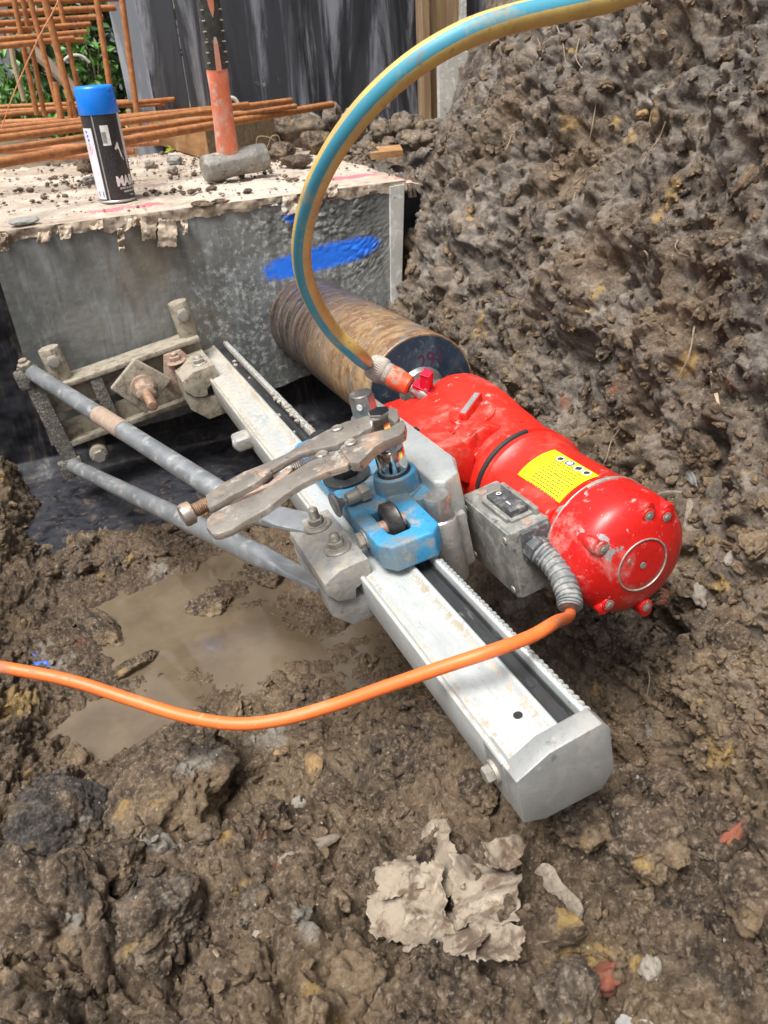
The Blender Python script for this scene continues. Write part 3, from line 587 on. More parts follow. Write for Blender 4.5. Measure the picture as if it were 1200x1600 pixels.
for i, (px, py, r, mt, lb, sq) in enumerate((
    (275, 1255, 112, 'clod', 'largest brown clod, with ochre flecks, just below the puddle', (1, .9, .7)),
    (75, 1335, 88, 'clod_dark', 'black and grey ashy clod at the left edge', (1, .85, .75)),
    (95, 1455, 108, 'clod', 'broad crumbly brown clod in the lower left corner', (1, .8, .7)),
    (248, 1440, 62, 'clod_grey', 'pale faced wedge shaped clod right of the lower left one', (.8, 1.2, .7)),
    (185, 1365, 40, 'clod', 'small dark brown clod squeezed between three big ones', (1, 1, .8)),
    (402, 1418, 30, 'clod_grey', 'round pale lump with a white fleck, left of the torn paper', (1, 1, .9)),
    (432, 1295, 34, 'clod', 'upright pale brown lump beside the flat splinter of wood', (.8, 1, 1)),
    (735, 1545, 46, 'clod', 'angular brown clod directly below the torn paper', (1, .9, .8)),
    (40, 1420, 22, 'clod', 'fist shaped dark lump between the ashy clod and the corner clod', (1, 1, .8)),
    (745, 1235, 34, 'clod', 'brown clod under the left side of the mast end cap', (1, 1, .8)),
    (915, 1290, 42, 'clod', 'crumbly clod just below the right side of the mast end cap', (1.2, .9, .8)),
    (1030, 1330, 66, 'clod', 'tall soil lump right of the mast end cap', (.8, 1, .9)),
    (880, 1560, 50, 'clod_grey', 'greyish clod in the bottom row right of the paper', (1.2, .8, .7)),
    (1150, 1395, 44, 'clod', 'smooth dark lump at the right edge near the red brick bit', (1, 1, .8)),
    (90, 1240, 34, 'clod_grey', 'blue grey clay lump on top of the ashy clod', (1, .7, .7)),
    (160, 1000, 42, 'clod', 'long wet clod lying between the black sheet and the puddle', (1.5, .7, .5)),
    (128, 970, 17, 'clod', 'small round wet clod beside the long wet clod', (1, 1, .8)),
    (325, 955, 34, 'clod', 'wet clod standing in the middle of the puddle', (1.3, .8, .5)),
    (420, 905, 24, 'clod', 'dark wet lump under the lower brace tube', (1, 1, .9)),
    (215, 1045, 30, 'clod', 'glistening mud lump just above the orange cable', (1.4, .8, .5)),
    (1150, 1010, 36, 'clod', 'brown bank clod at the right edge below the motor', (1, 1, .8)),
    (1100, 700, 30, 'clod', 'rounded clod on the bank above the red motor', (1.2, .9, .8)),
    (855, 700, 24, 'clod_grey', 'grey clod on the bank just above the gearbox', (1.3, .9, .8)))):
    lay('soil_clod', mt, px, py, r, 20+i, lb, 'clod', BC if py > 1150 else 'clods around the pit', sq, rz=i*1.3, subd=6 if r > 60 else 5, rough=.28, facet=.66, fine=.05, sink=.24)
for i, (px, py, r, mt, lb, sq) in enumerate((
    (773, 1440, 24, 'clay_yellow', 'round yellowish stone lying on the torn paper', (1, 1, .9)),
    (1018, 1513, 17, 'stone_pale', 'pale rounded pebble near the bottom right', (1, 1, .7)),
    (1092, 930, 14, 'stone_pale', 'light flat stone right of the motor end', (1.3, .8, .5)),
    (470, 1255, 10, 'stone_pale', 'small grey pebble above the flat wood splinter', (1.3, 1, .7)),
    (404, 1460, 10, 'stone_pale', 'little white pebble under the round pale lump', (1, .8, .7)),
    (1190, 1480, 10, 'stone_pale', 'tiny white stone at the right edge', (1, 1, .7)),
    (945, 1540, 26, 'brick', 'reddish broken stone leaning near the bottom', (.8, 1.4, .7)),
    (1148, 1310, 22, 'brick', 'orange red brick fragment sticking from the right hand bank', (1.6, .6, .5)),
    (1040, 940, 14, 'brick', 'rust coloured shard just below the motor end', (1.4, .6, .4)),
    (890, 1205, 7, 'brick', 'small red chip at the right of the end cap', (1, 1, .6)),
    (495, 1200, 20, 'clay_yellow', 'ochre clay lump on the slope below the orange cable', (1.4, .8, .5)),
    (440, 1180, 14, 'clay_yellow', 'smaller ochre lump left of the larger one', (1, 1.3, .5)),
    (1005, 180, 8, 'clay_yellow', 'small ochre bit high on the bank', (1, 1.4, .6)),
    (1140, 875, 12, 'stone_pale', 'grey stone on the bank to the right of the motor', (1.2, .8, .6)),
    (1080, 745, 14, 'slate', 'flat grey stone flake above the motor end', (2., .7, .25)),
    (900, 1245, 12, 'slate', 'dark stone under the end cap', (1.5, .8, .5)))):
    lay('stone', mt, px, py, r, 60+i, lb, 'stone', 'single stones lying on the soil', sq, rz=i*.9, subd=4, rough=.32, facet=.45, fine=.07, sink=.32)

# small stones and crumbs: scattered over the whole pit
def scatter(name, mats, n, r0, r1, seed, box, pw_=2.2):
    lump = name.startswith('lumps')
    g = np.random.default_rng(seed)
    m_ = (GP[:, 0] > box[0]) & (GP[:, 0] < box[1]) & (GP[:, 1] > box[2]) & (GP[:, 1] < box[3])
    if name.startswith(('crumbs', 'lumps')): m_ &= ~((GP[:, 2] < ZW+.002) & (GP[:, 1] < .96))
    I = np.nonzero(m_)[0]
    wgt = 1/(.08+GP[I, 1]**2)*(.3+np.clip(perlin(GP[I]*14, seed)+.3, 0, 1)); wgt = wgt*(1+2*(GP[I, 0] < .38)); wgt /= wgt.sum()
    I = g.choice(I, n, p=wgt); base = [blob(200+seed+k, 4 if lump else 2, (1, .8, .7), .42, .6 if lump else .85, .16 if lump else .2) for k in range(8)]
    VV, FF, o = [], [], 0
    for i in I:
        V, F_ = base[g.integers(8)]; r = r0*(r1/r0)**(g.random()**pw_)*(1 if lump else (.7+.6*GP[i, 1]))
        q = g.normal(size=4); q /= np.linalg.norm(q); a, b, c_, d_ = q
        R_ = np.array([[1-2*(c_*c_+d_*d_), 2*(b*c_-a*d_), 2*(b*d_+a*c_)], [2*(b*c_+a*d_), 1-2*(b*b+d_*d_), 2*(c_*d_-a*b)], [2*(b*d_-a*c_), 2*(c_*d_+a*b), 1-2*(b*b+c_*c_)]])
        VV.append((V*r*np.array([1, .8+.4*g.random(), .7]))@R_.T+GP[i]+GN[i]*r*(-.05 if lump else .25)); FF.append(F_+o); o += len(V)
    return np_mesh(name, np.concatenate(VV), np.concatenate(FF), mats, lump)
tag(scatter('crumbs_of_soil', 'clod', 14000, .0010, .0075, 5, (-.35, .9, .12, 1.22)), kind='stuff')
tag(scatter('gravel', 'stone_pale', 260, .0006, .0028, 6, (-.35, .9, .12, 1.22)), kind='stuff')
tag(scatter('crumbs_of_clay', 'clod', 9000, .0014, .0085, 8, (.38, .9, .2, 1.35)), kind='stuff')

tag(scatter('lumps_of_soil', 'clod', 280, .006, .023, 9, (-.3, .62, .14, .62), 1.5), kind='stuff')
tag(scatter('lumps_of_bank_soil', 'clod', 220, .006, .016, 10, (.42, .85, .35, 1.35), 1.5), kind='stuff')
tag(scatter('lumps_by_the_wall', 'clod', 160, .007, .020, 12, (-.14, .42, .93, 1.10), 1.3), kind='stuff')

# ------------------------------------------------------------------ concrete beam with its dusty top, its form boards and sheeting
def grid_face(o3, u3, v3, nu, nv, disp):
    """a sheet o + s*u + t*v with disp(P)->offset along its normal; returns verts, faces"""
    o3, u3, v3 = map(lambda q: np.array(q, float), (o3, u3, v3)); n = nrm(np.cross(u3, v3))
    s, t = np.meshgrid(np.linspace(0, 1, nu), np.linspace(0, 1, nv)); s, t = s.ravel(), t.ravel()
    P_ = o3+s[:, None]*u3+t[:, None]*v3; P_ = P_+n*disp(P_, s, t)[:, None]
    k = np.arange(nu*nv).reshape(nv, nu)
    return P_, np.stack([k[:-1, :-1], k[:-1, 1:], k[1:, 1:], k[1:, :-1]], -1).reshape(-1, 4)
WYF, ZT = 1.234, -.205
XL, XR, ZB = -.084, .527, -.53
beam = thing('concrete_beam', 'slurry streaked grey concrete beam with a blue sprayed bar, cored by the barrel', 'concrete beam', (.22, 1.3, ZT))
def cdisp(P_, s, t):
    q = P_*1.; m_ = np.exp(-((P_[:, 0]-.40)/.07)**2-((P_[:, 2]+.24)/.04)**2)*1.3+np.exp(-((P_[:, 0]-.48)/.05)**2-((P_[:, 2]+.35)/.05)**2)*.5
    return .0011*fbm(q*12, 3, 3)+np.clip(m_, 0, 1)*.007*(lumps(q*np.array([75, 75, 75]), 4)-.3)+.00025*fbm(q*110, 4, 9)
V, F = grid_face((XL, WYF, ZB), (XR-XL, 0, 0), (0, 0, ZT-ZB), 330, 170, cdisp)
# ragged lower edge running up to the right, chamfered lower right corner
up = np.interp(V[:, 0], [XL, .05, .30, .44, .48, XR], [0, .0, .02, .05, .085, .15]); tt = (V[:, 2]-ZB)/(ZT-ZB)
V[:, 2] = ZB+up+(ZT-ZB-up)*tt-.004*fbm(V*30, 3, 4)*(1-tt)
face = np_mesh('face', V-np.array([0, 0, 0]), F, 'concrete')
def reparent(o, p): o.parent = p; o.matrix_parent_inverse = Matrix.Translation(p.location).inverted(); return o
reparent(face, beam)
V, F = grid_face((XL-.6, WYF+.004, ZT-.002), (1.27, 0, 0), (0, .78, 0), 380, 260, lambda P_, s, t: .0016*fbm(P_*25, 4, 2)+.004*np.clip(lumps(P_*60, 4)-.55, 0, 1)*2*ss(-.1, .3, perlin(P_*9, 5))*ss(.01, .08, t)+.0015*fbm(P_*90, 3, 8))
kx = V[:, 0]; V[:, 1] = np.where(V[:, 1] < WYF+.05, V[:, 1]-.0012*fbm(V*60, 3, 2), V[:, 1])
V[:, 0] += .006*fbm(V*14, 3, 12)*(kx > .5); V[:, 2] += -.05*ss(.555, .68, V[:, 0])
tp = reparent(np_mesh('dusty_top', V, F, 'slab'), beam)
b = MB(); b.box(XL, XR+.02, WYF+.012, WYF+.75, ZB+.14, ZT-.006); reparent(b.build('core', 'concrete', smooth=0), beam)
# torn lining paper hanging from the top edge
def rag(name, pts, mat, th=.0007, crump=.004, seed=0, n=26, parent=None):
    """a small crumpled sheet over a quad of four corner points"""
    a, b_, c_, d_ = [np.array(p, float) for p in pts]
    s, t = np.meshgrid(np.linspace(0, 1, n), np.linspace(0, 1, n)); s, t = s.ravel(), t.ravel()
    jag = .10*fbm(np.stack([s*5, t*5, 0*s+seed], 1), 3, seed)
    s2 = s+jag*(np.abs(s-.5)*2)**3; t2 = t+jag*(np.abs(t-.5)*2)**3
    P_ = (a*((1-s2)*(1-t2))[:, None]+b_*(s2*(1-t2))[:, None]+c_*(s2*t2)[:, None]+d_*((1-s2)*t2)[:, None])
    nn = nrm(np.cross(b_-a, d_-a)); L = np.linalg.norm(b_-a)
    q = P_/max(L, .01); gg = np.random.default_rng(seed+5); h = 0
    for lam, am in ((.95, 1.), (.62, .8), (.41, .55), (.27, .35), (.17, .22)):
        dv = nrm(gg.normal(size=3)); ph = q@dv/lam+gg.random()*2+.25*perlin(q*2.2+seed, seed+7); h = h+am*(np.abs(ph % 2-1)-.5)*1.6
    P_ = P_+nn*(crump*h)[:, None]+.15*crump*np.stack([perlin(q*6, 3), perlin(q*6, 4), perlin(q*6, 5)], 1)
    k = np.arange(n*n).reshape(n, n); Q = np.stack([k[:-1, :-1], k[:-1, 1:], k[1:, 1:], k[1:, :-1]], -1).reshape(-1, 4)
    V2 = np.concatenate([P_, P_-nn*th]); F2 = np.concatenate([Q, Q[:, ::-1]+n*n])
    rim = np.r_[k[0], k[1:, -1], k[-1, ::-1][1:], k[::-1, 0][1:-1]]; r2 = np.roll(rim, -1)
    F2 = np.concatenate([F2, np.stack([rim, rim+n*n, r2+n*n, r2], 1)])
    return np_mesh(name, V2, F2, mat, True, parent)
yw = WYF-.004
for i, (x, y, w_, h_) in enumerate(((232, 345, 28, 38), (262, 350, 30, 44), (188, 365, 12, 36), (70, 368, 22, 18), (288, 350, 12, 20), (452, 312, 22, 30), (102, 360, 22, 20), (8, 372, 14, 26), (518, 300, 16, 12), (205, 348, 20, 12), (150, 352, 24, 10))):
    p = [py_(x-w_/2, y-6, yw), py_(x+w_/2, y-8, yw), py_(x+w_/2-3+i % 3*2, y+h_-8, yw-.010), py_(x-w_/2+4-i % 2*5, y+h_*.8, yw-.012)]
    reparent(tag(rag('lining_scrap', p, 'lining', crump=.005, seed=i+3)), beam)
V, F = grid_face((XL-.01, yw+.001, ZT-.013), (XR+.035-XL, 0, 0), (0, 0, .016), 420, 8, lambda P_, s, t: .003*fbm(P_*40, 4, 3)*(t < .9))
V[:, 2] -= np.where(V[:, 2] < ZT-.009, .006*np.clip(fbm(V*np.array([30, 1, 1]), 4, 6), -.6, 1), 0)
reparent(np_mesh('torn_ply_edge', V, F, 'lining'), beam)

strip = MB(); q0 = [py_(610, 292, 1.228), py_(632, 288, 1.228), py_(627, 470, 1.228), py_(612, 482, 1.228)]
V = [(*q[:],) for q in q0]+[(q.x, q.y+.018, q.z) for q in q0]
strip.raw(V, [(0, 1, 2, 3), (7, 6, 5, 4), (0, 4, 5, 1), (1, 5, 6, 2), (2, 6, 7, 3), (3, 7, 4, 0)])
tag(strip.build('form_edge_board', 'whiteboard', smooth=0), 'narrow whitish board end standing between the concrete beam and the soil bank', 'board')

def _sheetpath(t):
    ky = np.interp(t, [0, .45, .56, .62, 1], [1.262, 1.266, 1.235, 1.19, .985]); kz = np.interp(t, [0, .45, .56, .62, 1], [-.235, -.56, -.590, -.597, -.606]); return ky, kz
def sd(P_, s, t): return .007*(1-np.abs(perlin(P_*np.array([9, 1, 5]), 3))*2)+.004*fbm(P_*24, 4, 5)
s_, t_ = np.meshgrid(np.linspace(0, 1, 300), np.linspace(0, 1, 220)); s_, t_ = s_.ravel(), t_.ravel(); ky, kz = _sheetpath(t_)
V = np.stack([-.62+1.22*s_, ky, kz], 1); on_floor = ss(.5, .62, t_); dn = sd(V, s_, t_)
V[:, 1] -= dn*(1-on_floor); V[:, 2] += (dn*.9+.004)*on_floor
V[:, 1] += on_floor*.05*perlin(V*np.array([8, 0, 0])+5, 3)*(t_-.6); k = np.arange(300*220).reshape(220, 300)
F = np.stack([k[:-1, :-1], k[1:, :-1], k[1:, 1:], k[:-1, 1:]], -1).reshape(-1, 4)
tag(np_mesh('black_sheeting', V, F, 'membrane'), 'stained wet black plastic sheeting hanging under and left of the concrete beam', 'plastic sheet')
# a strip of the same sheet lying in the mud left of the puddle
p = [pz(50, 1020, -.585), pz(78, 1022, -.588), pz(80, 1048, -.59), pz(52, 1040, -.588)]
tag(rag('blue_scrap', p, 'blue_print', .0008, .003, 9, 20), 'small bright blue plastic scrap at the left above the orange cable', 'plastic scrap')

# ------------------------------------------------------------------ the core drill: one thing, all bolted together
rig = bpy.data.objects.new('core_drill', None); C.objects.link(rig); rig.matrix_world = RIG
tag(rig, 'red core drill on a toothed grey mast, its barrel bored into the concrete beam', 'core drill')
def R(name, mb, mat, parent=rig, **k): return mb.build(name, mat, parent, **k)

# mast
prof = [(0, -.033), (0, 0), (.0010, .0010), (.0032, .0010), (.0040, -.0010), (.0060, -.0010), (.0072, .0), (.0345, 0), (.0362, .0016), (.0378, .0030), (.0398, .0032), (.0412, .0020), (.0416, -.0075), (.0556, -.0075), (.0560, .0018), (.0568, .0032), (.0598, .0032), (.0604, .0020), (.0606, .000), (.0606, -.034), (.050, -.0425), (.012, -.0425)]
mb = MB(); mb.prism(prof, .010, .994, 'y', .0004, 1); mast = R('mast', mb, 'alu_mast')
mb = MB(); mb.prism([(.0418, -.0077), (.0554, -.0077), (.0554, -.0030), (.0540, -.0022), (.0528, -.0052), (.0500, -.0060), (.0470, -.0060), (.0442, -.0052), (.0430, -.0022), (.0418, -.0030)], .012, .990, 'y'); st = R('channel_strip', mb, 'dark_strip', mast)
for y in (.062, .53, .958):
    mb = MB(); mb.lathe((.0487, y, -.0062), (0, 0, 1), [(0, .0026), (.0007, .0026), (.0009, .0016)], 16); R('strip_screw', mb, 'dark_strip', mast)
for y, yend in ((.018, .212), (.484, .988)):
    mb = MB()
    while y < yend:
        j = random.random()*.0004
        mb.raw([(.0580, y, .0024), (.0622+j, y+.0004, .0018), (.0624, y+.0004, -.0065), (.0602, y, -.0065), (.0580, y+.0050, .0024), (.0610, y+.0050, .0018), (.0610, y+.0050, -.0065), (.0602, y+.0050, -.0065), (.0586, y+.0008, .0040), (.0618+j, y+.0010, .0036), (.0586, y+.0030, .0034), (.0612, y+.0032, .0032)],
               [(0, 8, 9, 1), (1, 9, 11, 5), (0, 4, 10, 8), (8, 10, 11, 9), (4, 5, 11, 10), (1, 5, 6, 2), (0, 1, 2, 3), (4, 7, 6, 5)])
        y += .0054
    R('rack', mb, 'alu', mast, smooth=20)
mb = MB(); mb.lathe((.0262, .0405, .0001), (0, 0, 1), [(0, .0029), (.0003, .0029)], 28); R('bolt_hole', mb, 'black', mast)
mb = MB(); g = np.random.default_rng(3)
for k in range(46):
    y = .50+.20*g.random() if k < 34 else .22+.72*g.random(); v = .054+.007*g.random() if k < 36 else .0415+.011*g.random(); w_ = .003 if k < 36 else -.0055
    V, F_ = blob(300+k, 2, (1, 1.3, .6), .3, .3, .1); r = .0018+.0035*g.random()**2; mb.raw((V*r+np.array([v, y, w_])).tolist(), F_.tolist())
R('slurry_cake', mb, 'mudcake', mast)['kind'] = 'stuff'
# end cap
ke = 1.0; cap = [(0, 0), (.0227, .0088), (.0574, .0099), (.0624, .0028), (.0621, -.0324), (.0523, -.0429), (.0138, -.0412), (-.0005, -.0346)]
mb = MB(); mb.prism(cap, 0, .0150, 'y', .0011, 2)
mb.box(-.0008, .0052, .0148, .036, -.0345, .0006, .0008); mb.box(.0072, .0525, .0148, .034, -.0432, -.0390, .0006)
ec = R('end_cap', mb, 'cap_metal', rig)
mb = MB(); mb.lathe((-.0008, .0265, -.0165), (-1, 0, 0), [(0, .0075), (.0022, .0072), (.0024, .005)], 24); mb.hexn((-.0030, .0265, -.0165), (-1, 0, 0), .0056, .0052); R('cap_bolt', mb, 'bolt', ec)

# clamp blocks at both ends of the braces
def clamp(y0, dirty=False, k=1.):
    t = MB(); Z_ = lambda L: [(a*k, b*k) for a, b in L]
    t.prism(Z_([(-.0290, .0080), (-.0141, .0145), (.0105, .0148), (.0105, .0010), (.0030, -.0045), (-.0058, -.0080), (-.0077, -.0155), (-.0120, -.0160), (-.0230, -.0120), (-.0300, -.0020)]), y0, y0+.098, 'y', .0011)
    c_ = R('clamp_block', t, 'alu_dirty' if not dirty else 'bracket')
    t = MB(); t.prism(Z_([(-.0300, -.0035), (-.0232, -.0135), (-.0125, -.0176), (.0012, -.0205), (.0070, -.0438), (-.0154, -.0442), (-.0308, -.0260)]), y0+.004, y0+.094, 'y', .0011); R('clamp_jaw', t, 'alu_dirty' if not dirty else 'bracket', c_)
    t = MB(); t.cyl((-.004, y0+.02, -.018), (-.004, y0+.02, -.002), .0035, 12); t.cyl((-.004, y0+.02, -.022), (.006, y0+.03, -.022), .003, 12); R('clamp_screw', t, 'bolt', c_)
    return c_
def stud(v, y, w_, parent, mat='bolt', r=.0078, hh=.006, top=.013, wash=.0125, tilt=(0, 0, 1), acorn=False):
    t = MB(); t.lathe((v, y, w_), tilt, [(0, wash), (.0012, wash), (.0022, wash*.93), (.0024, wash*.7), (.0034, wash*.68), (.0036, wash*.5)], 28); R('washer', t, mat, parent)
    t = MB(); t.hexn((v, y, w_+.0034), tilt, r, hh, ph=random.random()); R('nut', t, mat, parent)
    t = MB(); h = w_+.0034+hh
    if acorn: t.lathe((v, y, h-.001), tilt, [(0, r*.8), (.003, r*.75), (.0055, r*.5), (.0064, .0005)], 20)
    else:
        pr = []
        for k in range(int(top/.0011)): pr += [(k*.0011, r*.56), (k*.0011+.0004, r*.62), (k*.0011+.0008, r*.56)]
        t.lathe((v, y, h-.001), tilt, pr+[(top+.0008, r*.35)], 18)
    R('stud', t, mat, parent)
c1 = clamp(.235); stud(-.0065, .312, .0145, c1, r=.0070, wash=.0125, top=.0105, hh=.0055); stud(-.0045, .266, .0145, c1, r=.0072, wash=.0118, top=.007, hh=.0055)
c2 = clamp(.840, True, 1.3); stud(-.030, .915, .0190, c2, 'bolt_rust', r=.0085, top=.006, hh=.007, wash=.0145); stud(-.003, .868, .0190, c2, 'bolt', r=.0085, top=.004, hh=.005, wash=.0115, acorn=True)
mb = MB(); mb.box(-.020, .003, .612, .640, -.026, -.008, .006, 3); mb.lathe((-.006, .622, -.017), (-1, 0, 0), [(0, .009), (.010, .0085), (.015, .006), (.0165, .001)], 20); R('stop_lug', mb, 'alu_dirty', rig)

# mounting bracket against the wall: top and bottom rails, side plates, inner web
YB = .935
bk = MB()
bk.prism([(-.212, .040), (-.212, .033), (.016, .033), (.016, .040)], YB-.004, YB+.052, 'y', .001)       # top flange
bk.prism([(-.222, .036), (-.222, -.004), (.016, -.004), (.016, .036)], YB+.012, YB+.020, 'y', .001)
bk.prism([(-.232, -.046), (-.232, -.054), (.016, -.054), (.016, -.046)], YB-.004, YB+.052, 'y', .001)
bk.prism([(-.222, -.050), (-.222, -.018), (.016, -.018), (.016, -.050)], YB+.014, YB+.021, 'y', .001)
bracket = R('mounting_bracket', bk, 'bracket')
bk = MB(); bk.box(-.243, -.220, YB-.006, YB+.004, -.100, .082, .0025); bk.box(-.250, -.214, YB-.009, YB+.006, .050, .078, .004); bk.box(-.252, -.216, YB-.009, YB+.006, -.100, -.070, .004)
bk.box(-.238, -.226, YB, YB+.050, -.052, .038, .002); bk.box(-.158, -.140, YB-.002, YB+.030, -.050, .036, .001)
R('side_plate', bk, 'bracket_rough', bracket)
for w_ in (.056, -.078):
    t = MB(); t.lathe((-.231, YB-.0095, w_), (0, -1, 0), [(0, .0046), (.0004, .0046)], 20); R('pin_hole', t, 'black', bracket)
for i, (v, w_) in enumerate(((-.193, .070), (.006, .074), (-.190, -.078))):
    t = MB(); d = Vector((-.12, 1., 0)) if False else Vector((0, 1, 0))
    # levelling spacer: a stout bar standing off the bracket with a bolt head on its face
    t.cyl((v, YB+.026, w_-.045 if w_ > 0 else w_-.0), (v, YB+.026, w_+.020), .0155, 28, .003) if w_ > 0 else t.cyl((v+.0, YB-.010, w_), (v, YB+.05, w_), .0135, 24, .002)
    lg = R('levelling_leg', t, 'bracket', bracket)
    t = MB()
    if w_ > 0: t.hexn((v, YB+.012, w_+.001), (0, -1, 0), .0105, .0050); t.lathe((v, YB+.0075, w_+.001), (0, -1, 0), [(0, .0075), (.002, .0072), (.0024, .004)], 20)
    else: t.hexn((v, YB-.010, w_-.001), (0, -1, 0), .0105, .008)
    R('levelling_bolt', t, 'bolt', lg)
t = MB(); t.cyl((-.170, YB+.03, -.044), (-.170, YB+.03, .030), .014, 20, .001); R('spacer_bar', t, 'bolt_rust', bracket)
# anchor: square plate turned on its corner, long nut and threaded rod
AC = Vector((-.0895, .905, .004))
t = MB(); t.prism([(AC.x-.045, AC.z+.013), (AC.x+.004, AC.z+.043), (AC.x+.043, AC.z-.004), (AC.x-.012, AC.z-.041)], .905, .916, 'y', .003, 3); ap = R('anchor_plate', t, 'bracket')
t = MB(); t.lathe((AC.x, .905, AC.z), (0, -1, 0), [(0, .0185), (.004, .018), (.005, .013)], 28); t.hexn((AC.x, .900, AC.z), (0, -1, 0), .0148, .026, ph=.3); t.hexn((AC.x, .874, AC.z), (0, -1, 0), .0145, .007, ph=.8); R('anchor_nut', t, 'bolt_rust', ap)
t = MB(); pr = []
for k in range(24): pr += [(k*.0026, .0064), (k*.0026+.0008, .0074), (k*.0026+.0016, .0074), (k*.0026+.0024, .0064)]
t.lathe((AC.x, .868, AC.z), (0, -1, 0), pr+[(.0635, .0060), (.064, .003)], 20); R('threaded_rod', t, 'thread', ap)
t = MB(); t.prism([(-.060, -.010), (-.044, .034), (-.018, .034), (.0, .004), (-.02, -.03), (-.05, -.03)], .918, .926, 'y', .001); R('back_web', t, 'bolt_rust', bracket)

# braces
def brace(p0, p1, r, flat1, clay=False, name='brace_tube'):
    p0, p1 = Vector(p0), Vector(p1); t = MB(); t.cyl(p0, p1, r, 28); o = R(name, t, 'tube')
    return o
e0 = Vector((-.2260, .935, .0700)); e1 = Vector((-.048, .398, .0060))
t = MB(); t.cyl(e0, e1, .0112, 28)
dd = (e1-e0).normalized()
t.lathe(e0+dd*.002, -dd, [(0, .0112), (.006, .0118), (.012, .009), (.013, .004)], 24)
b1 = R('brace_tube', t, 'tube')
t = MB(); t.hexn(e0+Vector((-.004, -.002, .008)), (0, -.2, 1), .010, .009); t.cyl(e0+Vector((-.004, 0, .016)), e0+Vector((-.004, -.001, .021)), .0062, 16, .001); R('brace_bolt', t, 'bracket', b1)
t = MB(); t.cyl(e0+(e1-e0)*.40, e0+(e1-e0)*.52, .0117, 28); R('clay_smear', t, 'tube_clay', b1)
def flat_end(name, a, b_, wid, th, up_, parent):
    a, b_ = Vector(a), Vector(b_); x = (b_-a).normalized(); z = (Vector(up_)-x*x.dot(Vector(up_))).normalized(); y = z.cross(x); L = (b_-a).length
    m_ = Matrix(((x.x, y.x, z.x, a.x), (x.y, y.y, z.y, a.y), (x.z, y.z, z.z, a.z), (0, 0, 0, 1)))
    t = MB(); rings = []
    for s_ in np.linspace(0, 1, 12):
        k = min(1, s_*1.8); hw = .0112*(1-k)+wid*k; hh = .0112*(1-k)+th*k; xx = s_*L; ring = []
        for i in range(24):
            c_, s2 = math.cos(2*PI*i/24), math.sin(2*PI*i/24); ex = 1-.72*k
            ring.append(m_@Vector((xx, math.copysign(abs(c_)**ex, c_)*hw, math.copysign(abs(s2)**ex, s2)*hh)))
        rings.append(ring)
    t.loops(rings); return R(name, t, 'tube', parent), m_
fe, mm = flat_end('flattened_end', e1-dd*.001, (-.006, .318, .0125), .0135, .0022, (0, 0, 1), b1)
t = MB(); t.lathe(mm@Vector((.030, 0, .0022)), mm.to_3x3()@Vector((0, 0, 1)), [(0, .0032), (.0003, .0032)], 20); R('pin_hole', t, 'black', b1)
e0 = Vector((-.2330, .935, -.0830)); e1 = Vector((-.058, .360, -.020))
dd = (e1-e0).normalized()
t = MB(); t.tube([(-.236, .955, -.080), (-.235, .942, -.082), e0+dd*.012, e0+dd*.03, e1], .0108, 28); b2 = R('brace_tube', t, 'tube')
flat_end('flattened_end', e1-dd*.001, (-.022, .262, -.016), .013, .0022, (.55, 0, 1), b2)

# carriage riding on the mast
bl = MB()
def rr(v0, v1, y0, y1, c_=.006):   # chamfered rectangle
    return [(v0+c_, y0), (v1-c_, y0), (v1, y0+c_), (v1, y1-c_), (v1-c_, y1), (v0+c_, y1), (v0, y1-c_), (v0, y0+c_)]
bl.prism(rr(.021, .082, .280, .478, .008), .0060, .0195, 'z', .0015)
# front fork: a U round the roller
U = [(.0175, .285), (.0175, .224), (.0250, .2120), (.0600, .2090), (.0690, .2180), (.0700, .285), (.0510, .285), (.0510, .2330), (.0480, .2275), (.0345, .2275), (.0315, .2330), (.0315, .285)]
bl.prism(U, .0065, .0305, 'z', .0026, 3)
bl.prism([(.0185, .273), (.070, .273), (.086, .285), (.088, .335), (.020, .335)], .0062, .0280, 'z', .002, 2)
bl.lathe((.0690, .299, .010), (0, 0, 1), [(0, .0215), (.028, .0195), (.0322, .0185), (.0330, .0175)], 36)
bl.lathe((.0400, .350, .010), (0, 0, 1), [(0, .0215), (.0185, .0200), (.0195, .019)], 36)
bl.prism([(.068, .268), (.092, .262), (.100, .272), (.098, .320), (.072, .325)], .010, .0265, 'z', .002, 2)
car = R('carriage', bl, 'blue')
t = MB(); t.lathe((.0412, .2490, .0285), (1, 0, 0), [(-.0062, .0095), (-.0060, .0140), (-.0052, .0152), (-.0040, .0168), (-.0020, .0164), (.0020, .0164), (.0040, .0168), (.0052, .0152), (.0060, .0140), (.0062, .0095)], 48); R('guide_roller', t, 'rubber', car)
t = MB(); t.cyl((.030, .2490, .0255), (.053, .2490, .0255), .0065, 20); R('roller_axle', t, 'bolt_rust', car)
t = MB(); t.lathe((.0178, .2560, .0190), (-1, 0, 0), [(0, .0082), (.0014, .0082), (.0016, .006)], 24); t.hexn((.0163, .2560, .0190), (-1, 0, 0), .0070, .0052); R('axle_bolt', t, 'bolt', car)
# spring locking knob on the left
t = MB(); t.hexn((.0420, .3000, .0350), (-1, -.08, 0), .0085, .0085, ph=.5); t.lathe((.0340, .2994, .0350), (-1, -.08, 0), [(0, .0060), (.008, .0060), (.009, .0055), (.012, .0052), (.013, .0022), (.018, .0022)], 20); kn = R('locking_bolt', t, 'bolt', car)
t = MB(); t.lathe((.0190, .2985, .0350), (-1, -.08, 0), [(0, .0030), (.003, .0042), (.006, .0085), (.0075, .0108), (.0085, .0112), (.0095, .0105), (.0100, .006)], 32); R('knob', t, 'shaft', kn)
